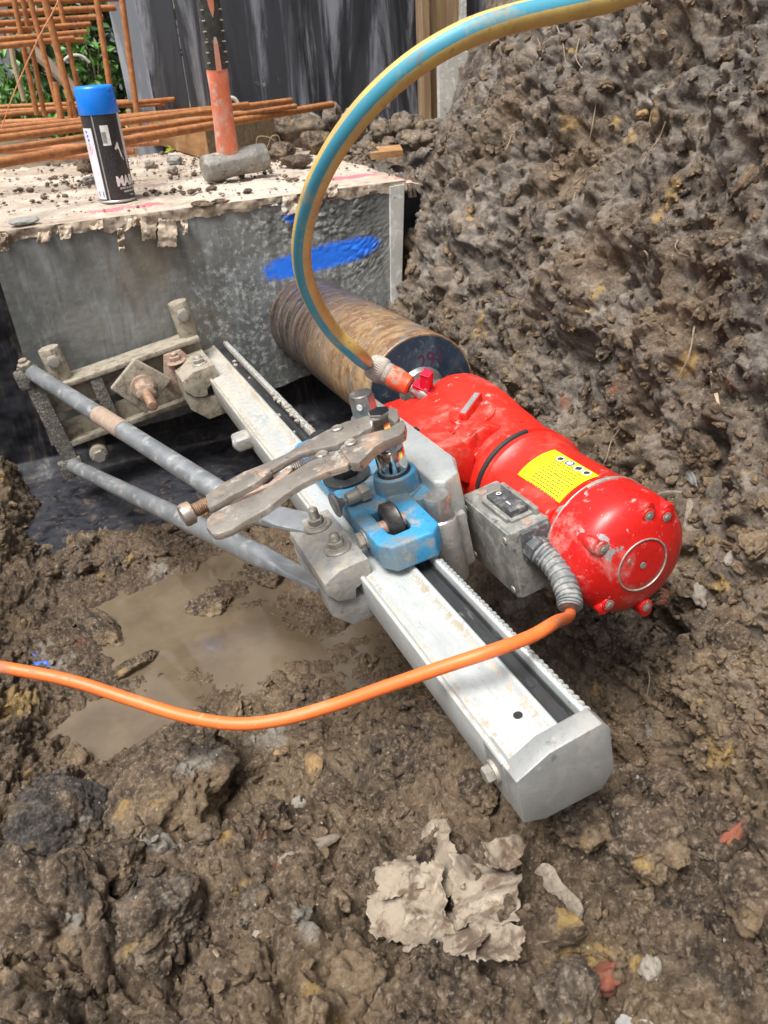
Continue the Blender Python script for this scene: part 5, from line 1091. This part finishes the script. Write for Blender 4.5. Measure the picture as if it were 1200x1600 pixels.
base = c0+Vector((-.011, 0, .014)); tip = pd(316, -70, (hx0.length)*.985)-ham.location
dr = (tip-base).normalized(); sx = Vector((1, 0, 0)); sx = (sx-dr*sx.dot(dr)).normalized(); sy = dr.cross(sx)
def handle(name, h0_, h1_, prof, mat, parent, off=0.):
    rings = []
    for h, a, b in prof: rings.append([base+dr*h+sx*(math.copysign(abs(math.cos(t_))**.7, math.cos(t_))*a)+sy*(math.copysign(abs(math.sin(t_))**.7, math.sin(t_))*b) for t_ in np.linspace(0, 2*PI, 25)[:-1]])
    t = MB(); fs = t.loops(rings); bmesh.ops.recalc_face_normals(t.bm, faces=fs); return t.build(name, mat, parent)
handle('shaft', 0, 1, [(.0, .0185, .0145), (.008, .0190, .0148), (.045, .0175, .0140), (.100, .0165, .0135), (.128, .0175, .0145), (.132, .0165, .0135), (.30, .0150, .0125), (.50, .0150, .0125)], 'fibreglass', ham)
gp = handle('rubber_grip', 0, 1, [(.131, .0150, .0130), (.134, .0182, .0148), (.20, .0180, .0146), (.30, .0175, .0143), (.50, .0175, .0143), (.505, .013, .012)], 'grip', ham)
tq = (-sy).normalized()
t = MB(); ft = [(-.0045, .130), (.0045, .130), (.0042, .150), (.0036, .170), (.0018, .178), (-.0018, .178), (-.0034, .170), (-.0042, .150)]
sgn = 1 if sy.dot(Vector((0, -1, 0))) > 0 else -1
def onface(pts_, mat, d=.0152):
    t = MB(); A_ = [base+dr*h+sx*x+sy*sgn*d for x, h in pts_]; B_ = [p-sy*sgn*.004 for p in A_]; n = len(A_)
    t.raw(A_+B_, [tuple(range(n))]+[(i, (i+1) % n, (i+1) % n+n, i+n) for i in range(n)]); bmesh.ops.recalc_face_normals(t.bm, faces=t.bm.faces); t.build('grip_inlay', mat, gp, smooth=0)
onface(ft, 'fibreglass'); onface([(-.0065, .30), (.0065, .30), (.0062, .235), (.0045, .215), (.0010, .204), (-.003, .215), (-.006, .235)], 'fibreglass')
t = MB()
for k in range(9):
    for s_ in (-1, 1): 
        p = base+dr*(.142+.0145*k)+sx*s_*.0145+sy*sgn*.0125; t.cyl(p-sx*.0026, p+sx*.0026, .0011, 8)
t.build('grip_rib', 'mudcake', gp)

# ------------------------------------------------------------------ reinforcing bars
def bar_(p0, p1, r, label, group, mat='rust', rib=True, name='rebar', bend=None):
    p0, p1 = Vector(p0), Vector(p1); L = (p1-p0).length; ax = (p1-p0).normalized(); n = 14
    q = ax.to_track_quat('Z', 'Y').to_matrix(); rings = []; step = .0042 if rib else .03; k = 0; h = 0.
    while h < L:
        for dh, f in (((0, 1.), (.0012, 1.09), (.0024, 1.09), (.0034, 1.)) if rib else ((0, 1.),)):
            if h+dh > L: break
            rings.append([p0+q@Vector((r*f*math.cos(2*PI*i/n), r*f*math.sin(2*PI*i/n), h+dh+(.0022*math.sin(4*PI*i/n) if rib else 0))) for i in range(n)])
        h += step
    rings.append([p1+q@Vector((r*math.cos(2*PI*i/n), r*math.sin(2*PI*i/n), 0)) for i in range(n)])
    t = MB(); t.loops(rings); o = t.build(name, mat, smooth=50); return tag(o, label, 'rebar', group)
G1 = 'steel bars lying in the stack on the timber'
for i, (x0, y0, x1, y1, z0, r, rb, mt, lb) in enumerate((
    (-60, 265, 519, 163, -.128, .0068, True, 'rust', 'long ribbed bar nearest the viewer, its end sticking out furthest right'),
    (-60, 243, 462, 166, -.118, .0050, False, 'rust', 'thin smooth bar just behind the front ribbed one'),
    (-60, 224, 455, 157, -.112, .0056, True, 'rust', 'straight bar ending high beside the board wall'),
    (-60, 214, 388, 163, -.108, .0050, True, 'rust', 'short ribbed bar ending behind the hammer handle'),
    (-60, 204, 330, 170, -.110, .0048, False, 'rust', 'smooth bar ending left of the hammer handle'),
    (-60, 194, 345, 176, -.122, .0050, True, 'rust_pale', 'pale bar low in the middle of the stack'),
    (-60, 186, 272, 155, -.108, .0055, False, 'rust', 'bar whose end pokes out behind the can top'),
    (-60, 177, 258, 162, -.116, .0055, False, 'rust', 'dark bar at the back of the stack'),
    (-60, 240, 250, 222, -.142, .0052, True, 'rust_pale', 'pale bar half hidden under the front bars'),
    (-60, 255, 210, 236, -.150, .0060, False, 'rust_pale', 'lowest pinkish bar lying on the dusty slab'),
    (-60, 169, 215, 158, -.112, .0050, False, 'rust', 'rearmost thin bar in front of the green plants'))):
    bar_(pz(x0, y0, z0), pz(x1, y1, z0), r, lb, G1, mt, rb)
G2 = 'steel bars in the raised stack at top left'
for i, (ya, yb, xe, z0, r, lb) in enumerate(((78, 60, 210, .012, .0052, 'lowest bar of the raised stack'), (66, 50, 250, .024, .0052, 'second bar from the bottom of the raised stack'), (52, 38, 262, .036, .0050, 'third bar from the bottom of the raised stack'), (40, 26, 300, .050, .0055, 'bar in the middle of the raised stack'), (24, 12, 340, .066, .0060, 'thick bar near the top of the raised stack'), (8, -3, 360, .082, .0060, 'top bar in view of the raised stack'), (72, 62, 130, .018, .0048, 'short bar under the raised stack'))):
    bar_(py_(-50, ya, 1.92+.03*i), py_(xe*.5+10 if i < 6 else 130, yb, 2.0+.03*i), r, lb, G2, 'rust', i % 2 == 0)
G3 = 'upright tie bars of the rebar cage'
for i, (x0, y0, x1, y1, Yd, r, lb) in enumerate((
    (188, -20, 218, 207, 1.86, .0060, 'rightmost upright bar, leaning in front of the grey board'), (148, -20, 180, 190, 1.95, .0060, 'upright bar directly behind the blue cap'),
    (65, -20, 122, 205, 1.84, .0068, 'thick upright bar left of the can'), (42, -20, 98, 198, 1.95, .0055, 'slanting upright bar second left of the can'),
    (18, -20, 58, 180, 2.0, .0055, 'leftmost upright bar of the cage'), (32, -20, 70, 182, 2.02, .0050, 'thin upright bar behind the leftmost one'), (88, -20, 124, 150, 2.05, .0052, 'upright bar ending behind the cap from the left'))):
    bar_(py_(x0, y0, Yd), py_(x1, y1, Yd), r, lb, G3, 'rust', False)
bar_(py_(86, 128, 1.80), py_(100, 205, 1.80), .0055, 'short dark bar stub standing in the stack left of the can', None, 'rust', False); bar_(py_(107, 158, 1.80), py_(113, 200, 1.80), .0050, 'shortest bar stub beside the can', None, 'rust', False)
t = MB(); t.tube(catmull([py_(-10, 240, 1.7), py_(20, 150, 1.7), py_(60, 60, 1.72), py_(82, 20, 1.75), py_(100, -20, 1.8)], 8), .0012, 6); tag(t.build('tie_wire', 'rust_pale'), 'thin tie wire slanting across the rebar cage', 'wire')
t = MB(); t.tube(catmull([py_(196, 196, 1.82), py_(204, 206, 1.80), py_(218, 213, 1.79), py_(228, 205, 1.80), py_(240, 204, 1.80)], 6), .0022, 8); tag(t.build('tie_wire', 'rust_pale'), 'bent wire hook at the foot of the rightmost upright', 'wire')

# ------------------------------------------------------------------ timber bearer, boards and studs behind the beam
a = pz(328, 252, ZT); b2_ = pz(434, 232, ZT); c2_ = pz(205, 214, ZT)
t = MB(); ex = Vector((b2_.x-a.x, b2_.y-a.y, 0)); ey = Vector((c2_.x-a.x, c2_.y-a.y, 0))
H_ = .068; P4 = [a, a+ex, a+ex+ey, a+ey]; fs = t.loops([[Vector((p.x, p.y, ZT+.001)) for p in P4], [Vector((p.x, p.y, ZT+H_)) for p in P4]]); bmesh.ops.recalc_face_normals(t.bm, faces=fs); t._bev(fs, .0015)
tb = t.build('timber_block', 'timber'); tag(tb, 'sawn timber bearer under the rebar stack, behind the sledgehammer', 'timber')
n = Vector((ex.y, -ex.x, 0)).normalized(); t = MB(); d_ = ex.normalized()*.002
t.raw([a+n*.0006+d_+Vector((0, 0, .003)), a+ex+n*.0006-d_+Vector((0, 0, .003)), a+ex+n*.0006-d_+Vector((0, 0, H_-.002)), a+n*.0006+d_+Vector((0, 0, H_-.002))], [(0, 1, 2, 3)]); t.build('end_face', 'endgrain', tb, smooth=0)
def board(name, label, p0, p1, y0, y1, z0, z1, mat, th=.02, cat='board', group=None, lean=0.):
    t = MB(); d = Vector((p1-p0, y1-y0, 0)).normalized(); n = Vector((-d.y, d.x, 0))*th
    a, b = Vector((p0, y0, 0)), Vector((p1, y1, 0)); Q = [a, b, b+n, a+n]
    fs = t.loops([[Vector((p.x, p.y, z0)) for p in Q], [Vector((p.x+lean, p.y, z1)) for p in Q]]); bmesh.ops.recalc_face_normals(t.bm, faces=fs); t._bev(fs, .001, 1)
    return tag(t.build(name, mat), label, cat, group)
GB = 'faded black formwork panels standing behind the pit'
board('formwork_panel', 'big faded black form panel behind the hammer and the rubble', .405, 1.045, 2.20, 2.22, -.26, .62, 'formply', group=GB)
board('formwork_panel', 'dark form panel strip between the pale strip and the big panel', .318, .400, 2.235, 2.215, -.26, .62, 'formply', group=GB)
board('formwork_panel', 'pale grey form panel strip beside the plants', .262, .330, 2.27, 2.245, -.24, .62, 'formply_pale', group=GB, lean=-.012)
board('timber_stud', 'narrow weathered stud at the right edge of the black panel', 1.040, 1.062, 2.18, 2.18, -.28, .62, 'timber_v', cat='stud', th=.04)
board('timber_board', 'wide brown board next to the narrow stud', 1.064, 1.160, 2.205, 2.205, -.28, .62, 'timber_v', cat='board')
board('timber_stud', 'pale thin edge strip right of the brown board', 1.162, 1.178, 2.19, 2.19, -.28, .62, 'whiteboard', cat='stud', th=.03)
board('formwork_panel', 'black form panel right of the brown board, half behind the bank', 1.182, 1.70, 2.22, 2.26, -.30, .62, 'formply', group=GB)
board('whitewashed_board', 'broken whitewashed board leaning on the brown board', 1.080, 1.172, 2.165, 2.165, -.28, -.048, 'whiteboard', .015)
wb = bpy.data.objects['whitewashed_board']
# garden wall, shrub and ground plants beyond
board('rendered_wall', 'blurred grey rendered wall beyond the plants at top left', -2.2, 1.6, 4.3, 4.3, -.4, 1.8, 'far_wall', .2, 'wall')
def leaves(mb, c, r3, n, size, seed):
    g = np.random.default_rng(seed)
    for k in range(n):
        v = g.normal(size=3); v /= np.linalg.norm(v); p = np.array(c)+v*np.array(r3)*(g.random()**.45)
        a = g.normal(size=3); a /= np.linalg.norm(a); b = np.cross(a, g.normal(size=3)); b /= np.linalg.norm(b); s_ = size*(.6+.8*g.random()); w_ = s_*.38
        nn = np.cross(a, b)*s_*.12
        mb.raw([tuple(p-a*s_), tuple(p+b*w_-a*s_*.1+nn), tuple(p+a*s_), tuple(p-b*w_-a*s_*.1+nn), tuple(p)], [(0, 1, 4), (1, 2, 4), (2, 3, 4), (3, 0, 4)])
for i, (px_, py0, Yd, rx, rz, n, sz, mt, lb, stems) in enumerate((
    (118, 55, 3.0, .22, .26, 800, .030, 'leaf_dark', 'dark leafed shrub hanging behind the upright bars', 3), (140, 125, 2.8, .09, .16, 300, .016, 'leaf', 'light green feathery plant just behind the blue cap', 4),
    (40, 170, 3.2, .30, .10, 900, .024, 'leaf', 'low green bush behind the left rebar stack', 5), (150, 185, 3.0, .26, .08, 500, .022, 'leaf', 'low green plant behind the rebar right of the low bush', 4), (-60, 150, 3.6, .5, .25, 700, .03, 'leaf', 'green bush at the far left behind the bars', 3), (215, 30, 3.3, .18, .2, 300, .028, 'leaf_dark', 'dark sprig left of the pale form panel', 2))):
    c_ = py_(px_, py0, Yd); o = thing('shrub', lb, 'shrub', (c_.x, c_.y, -.23), 'plants beyond the rebar')
    t = MB(); leaves(t, (0, 0, c_.z+.23), (rx, rx*.6, rz), n, sz, 40+i); t.build('foliage', mt, o, smooth=0)
    for k in range(stems):
        g = random.Random(i*9+k); t = MB(); t.tube(catmull([(g.uniform(-.04, .04), 0, 0), (g.uniform(-.06, .06), 0, (c_.z+.23)*.5), (g.uniform(-rx, rx)*.6, 0, c_.z+.23+rz*.5)], 6), lambda s_: .006*(1-.7*s_), 6); t.build('stem', 'bark', o)
t = MB(); t.tube(catmull([py_(90, 110, 2.6), py_(100, 95, 2.6), py_(112, 87, 2.6), py_(128, 88, 2.6), py_(140, 98, 2.6)], 6), .004, 8); tag(t.build('pipe_loop', 'whiteboard'), 'thin pale hoop among the plants behind the bars', 'hoop')
t = MB(); t.tube([py_(30, 60, 2.7), py_(75, 100, 2.6), py_(125, 150, 2.5)], .016, 10); tag(t.build('branch', 'bark'), 'brown branch slanting behind the upright bars', 'branch')
t = MB(); t.tube([py_(12, 40, 2.3), py_(22, 100, 2.3), py_(38, 158, 2.3)], .006, 8); tag(t.build('garden_stake', 'dry_stem'), 'grey stake leaning left among the bars', 'stake')
t = MB(); t.tube(catmull([py_(336, 170, 2.1), py_(340, 158, 2.1), py_(352, 153, 2.1), py_(366, 154, 2.1), py_(374, 165, 2.1)], 6), .0045, 10); tag(t.build('pipe_loop', 'whiteboard'), 'pale loop behind the hammer handle', 'hoop')

# ------------------------------------------------------------------ rubble and dirt on the slab
def onslab(name, px_, py0, rpx, seed, label, mat, cat, group=None, sq=(1, 1, .8), dz=.0, z=ZT, facet=.5, subd=4):
    c_ = pz(px_, py0, z); r = rpx/FPX*c_.length; V, F = blob(seed, subd, sq, .28, facet, .11)
    o = np_mesh(name, V*r, F, mat); o.location = c_+Vector((0, r*.4, r*sq[2]*.75+dz)); o.rotation_euler = (0, 0, seed*1.1); return tag(o, label, cat, group)
GR = 'clods heaped at the back of the beam'
for i, (x, y, r, mt, lb, sq) in enumerate((
    (478, 226, 34, 'clod_grey', 'widest dark clod of the heap at the back', (1.2, 1, .75)), (500, 240, 22, 'clod', 'round brown clod in front of the heap', (1, 1, .8)),
    (524, 214, 20, 'clod_grey', 'tall upright clod in the middle of the heap', (.8, .8, 1.3)), (553, 220, 22, 'stone_pale', 'pale grey lump right of the tall upright clod', (1.1, .9, .9)),
    (600, 218, 18, 'clod_grey', 'clod behind the hose', (1, 1, .8)), (632, 214, 20, 'clod_grey', 'pale crumbly clod below the board wall', (1, 1, .8)), (655, 208, 16, 'clod_grey', 'whitish clod at the foot of the studs', (1, 1, .8)),
    (447, 250, 20, 'clod', 'crumbly soil lump beside the timber end', (1.1, 1, .7)), (470, 262, 17, 'clod', 'small loose lump right of the hammer head', (1.3, 1, .6)), (585, 250, 12, 'clod', 'small brown clod under the hose arch', (1, 1, .8)),
    (612, 236, 14, 'clod_grey', 'clod between the hose and the bank', (1.2, 1, .7)), (648, 232, 20, 'clod_grey', 'grey clod where the beam meets the bank', (1.3, 1, .7)), (430, 212, 16, 'clod_grey', 'clod at the far corner of the timber', (1, 1, .8)),
    (318, 322, 12, 'clod', 'flat smear of soil on the front edge of the beam', (2.4, 1, .3)), (345, 318, 8, 'clod', 'little soil crumb on the front edge', (1.8, 1, .4)), (388, 302, 6, 'clod', 'tiny crumb in front of the hammer head', (1.5, 1, .6)),
    (135, 270, 12, 'clod', 'small brown lump left of the can', (1, 1, .9)), (140, 287, 7, 'slate', 'grey pebble at the foot of the can', (1.2, 1, .8)), (272, 272, 8, 'stone_pale', 'pale pebble between can and hammer', (1.2, 1, .7)), (275, 256, 10, 'slate', 'dark stone chip behind the pale pebble', (1.3, 1, .6)), (235, 262, 7, 'stone_pale', 'small stone behind the can', (1, 1, .7)))):
    onslab('soil_clod' if 'clod' in mt else 'stone', x, y, r, 120+i, lb, mt, 'clod' if 'clod' in mt else 'stone', GR if i < 13 else 'bits of dirt on the slab', sq)
c_ = pz(38, 352, ZT); V, F = blob(151, 4, (1.3, .9, .32), .12, .6, .02); o = np_mesh('stone_flake', V*.017, F, 'slate'); o.location = c_+Vector((0, .01, .004)); tag(o, 'smooth grey stone flake lying on the left front of the slab', 'stone')
def scat(name, mat, n, seed, box, z, r0, r1, kind='stuff'):
    g = np.random.default_rng(seed); base = [blob(260+k, 2, (1, .8, .6), .3, .6, .12) for k in range(6)]; VV, FF, o = [], [], 0
    for k in range(n):
        x, y = g.uniform(box[0], box[1]), g.uniform(box[2], box[3]); 
        if perlin(np.array([[x*9, y*9, seed]]), 3)[0] < -.05+.1*g.random(): continue
        V, F = base[g.integers(6)]; r = r0*(r1/r0)**(g.random()**2); a = g.random()*6; VV.append(np.stack([(V[:, 0]*math.cos(a)-V[:, 1]*math.sin(a))*r+x, (V[:, 0]*math.sin(a)+V[:, 1]*math.cos(a))*r+y, V[:, 2]*r+z+r*.2], 1)); FF.append(F+o); o += len(V)
    return tag(np_mesh(name, np.concatenate(VV), np.concatenate(FF), mat), kind=kind)
scat('dirt_on_slab', 'clod', 1500, 3, (-.1, .60, 1.37, 2.0), ZT+.001, .0012, .008); scat('grit_on_slab', 'stone_pale', 900, 4, (-.1, .6, 1.26, 2.0), ZT+.001, .0010, .0042)
scat('rubble_behind', 'clod_grey', 900, 6, (.42, 1.05, 1.6, 2.16), ZT-.006, .004, .022)
t = MB(); q_ = [pz(575, 240, ZT+.004), pz(625, 236, ZT+.004), pz(630, 245, ZT+.004), pz(580, 250, ZT+.004)]; fs = t.loops([[p for p in q_], [p+Vector((0, 0, .012)) for p in q_]]); bmesh.ops.recalc_face_normals(t.bm, faces=fs); tag(t.build('wood_offcut', 'timber'), 'small wood offcut lying under the hose at the back', 'offcut')
onl = pz(265, 242, ZT); t = MB(); leaves(t, (onl.x, onl.y, ZT+.012), (.006, .006, .004), 5, .008, 3); tag(t.build('leaf_scrap', 'leaf_bright'), 'yellow green leaf by the timber bearer', 'leaf')
"""grass blades by the timber"""
for i, (pts_, lb) in enumerate((([(400, 228, 1.78), (403, 214, 1.77), (418, 214, 1.77), (430, 220, 1.77)], 'dry stalk bent beside the timber end'), ([(418, 230, 1.78), (424, 214, 1.77), (434, 212, 1.77), (438, 222, 1.77)], 'second dry stalk curling by the rubble'))):
    t = MB(); t.tube(catmull([py_(x, y, d) for x, y, d in pts_], 6), .0010, 6); tag(t.build('dry_stalk', 'dry_stem'), lb, 'stalk')

# ------------------------------------------------------------------ torn paper, wood, roots and leaves on the soil
def on(px_, py0, lift=.004): l, n = hit(px_, py0); return l*(1-lift/l.length)
GPp = 'crumpled pieces of torn paper below the mast end'
for i, (q4, lb, cr) in enumerate((
    (((700, 1345), (812, 1325), (815, 1430), (712, 1445)), 'large mottled sheet at the upper right of the paper heap', .008), (((640, 1300), (705, 1290), (722, 1385), (622, 1385)), 'torn piece pointing up to the end cap', .006),
    (((572, 1395), (648, 1375), (640, 1478), (580, 1462)), 'left corner piece of the paper heap', .005), (((735, 1425), (815, 1440), (812, 1505), (740, 1512)), 'lower right piece under the yellowish stone', .004),
    (((688, 1410), (765, 1420), (742, 1500), (690, 1480)), 'brown stained piece at the lower middle', .005), (((585, 1360), (650, 1330), (660, 1392), (592, 1410)), 'small creased piece at the upper left', .005),
    (((648, 1350), (682, 1345), (708, 1470), (634, 1482)), 'folded upright flap at the front of the paper heap', .005), (((752, 1318), (806, 1316), (812, 1350), (760, 1360)), 'rolled curl at the top right of the paper heap', .006))):
    lift = (.018, .017, .017, .018, .020, .019, .024, .026)[i]; p = [on(x, y, lift) for x, y in q4]
    if i == 6: p[0] = on(648, 1350, .026); p[1] = on(682, 1345, .024); p[2] = on(708, 1470, .007); p[3] = on(634, 1482, .008)
    tag(rag('paper_piece', p, 'paper', .0006, cr, 30+i, 44), lb, 'paper', GPp)
def splinter(px0, py0, px1, py1, w_, th, label, mat='chip', name='wood_splinter', seed=1):
    a, b = on(px0, py0, th*.6), on(px1, py1, th*.6); d = b-a; L = d.length; x = d.normalized(); l, n = hit((px0+px1)/2, (py0+py1)/2); z = (n-x*n.dot(x)).normalized(); y = z.cross(x)
    V, F = blob(seed, 4, (1, 1, 1), .08, .55, .05); V = np.sign(V)*np.abs(V)**np.array([.75, .8, .9]); V = V*np.array([L/2, w_/2*1., th/2]); V[:, 1] *= 1+.25*np.sin(V[:, 0]/L*7+seed)
    Mx = np.array([x[:], y[:], z[:]]).T; o = np_mesh(name, V@Mx.T, F, mat); o.location = (a+b)/2+z*th*.2; return tag(o, label, 'wood splinter')
splinter(432, 1355, 530, 1305, .0115, .006, 'flat grey splinter lying on the mud left of the paper', seed=3)
splinter(838, 1345, 905, 1440, .018, .003, 'wide dark bark piece right of the torn paper', seed=5)
splinter(1078, 775, 1080, 862, .012, .004, 'long grey strip of wood standing on the bank right of the motor', seed=7)
splinter(1020, 775, 1072, 768, .008, .004, 'short flat wood chip above the motor end', seed=8)
splinter(1110, 580, 1126, 645, .004, .002, 'pale narrow wood sliver on the bank', 'dry_stem', seed=9)
splinter(745, 1478, 860, 1470, .002, .002, 'thin twig lying across the torn paper', 'bark', 'twig', seed=10)
splinter(660, 215, 718, 180, .010, .008, 'muddy stick poking out of the bank near the board wall', 'bark', 'stick', seed=12)
splinter(962, 1592, 1030, 1632, .014, .003, 'end of a dull metal strip at the bottom edge', 'slate', 'metal_strip', seed=13)
bpy.data.objects['metal_strip']['category'] = 'metal strip'; bpy.data.objects['twig']['category'] = 'twig'; bpy.data.objects['stick']['category'] = 'stick'
ROOTS = (((1085, 510), (1075, 560), (1050, 605), (1030, 635), 'long pale root hanging on the bank above the motor', .0010), ((970, 668), (955, 690), (948, 715), (940, 730), 'short pale root just above the yellow label', .0009),
    ((915, 245), (925, 200), (930, 170), (934, 150), 'thin root near the top of the bank', .0009), ((870, 40), (880, 70), (885, 100), (900, 110), 'fine root under the hose at the top', .0008),
    ((840, 60), (850, 90), (845, 120), (856, 140), 'hair root left of the one under the hose', .0007), ((905, 60), (900, 90), (915, 112), (930, 120), 'root crossing right of the hose', .0008),
    ((895, 320), (900, 300), (912, 305), (905, 330), 'small hooked root in the middle of the bank', .0009), ((940, 250), (915, 270), (900, 285), (880, 300), 'slanting root in the upper bank', .0007),
    ((985, 385), (1010, 395), (1012, 420), (1005, 410), 'yellowish rootlet on the grey clay', .0012), ((1060, 375), (1055, 385), (1062, 395), (1075, 400), 'hooked white rootlet on the right of the bank', .0008),
    ((800, 210), (790, 235), (780, 240), (770, 262), 'root at the left edge of the upper bank', .0008), ((1010, 1040), (1015, 1060), (1012, 1085), (1018, 1100), 'thin stalk in the dark hollow under the motor', .0006), ((1040, 190), (1030, 215), (1012, 240), (1000, 262), 'curved root near the top right', .0008),
    ((330, 1480), (338, 1490), (345, 1500), (344, 1502), 'white grub like rootlet at the lower left', .0016), ((860, 1515), (900, 1520), (935, 1530), (950, 1534), 'thin straw near the bottom', .0007), ((1020, 170), (1015, 190), (1018, 205), (1014, 220), 'short upright rootlet near the top right', .0007))
for r_ in ROOTS:
    t = MB(); pts_ = [on(x, y, .003+.004*(k % 2)) for k, (x, y) in enumerate(r_[:4])]; t.tube(catmull(pts_, 7), lambda s_, q=r_[5]: q*(1.1-.7*s_), 6); tag(t.build('root', 'root'), r_[4], 'root', 'roots hanging in the soil')
for x, y, lb in ((1080, 702, 'small yellow green leaf on the bank above the motor'), (1018, 1508, 'tiny yellow leaf near the bottom right')):
    l = on(x, y, .003); t = MB(); leaves(t, tuple(l), (.002, .002, .001), 2, .0045, int(x)); tag(t.build('leaf', 'leaf_bright'), lb, 'leaf')
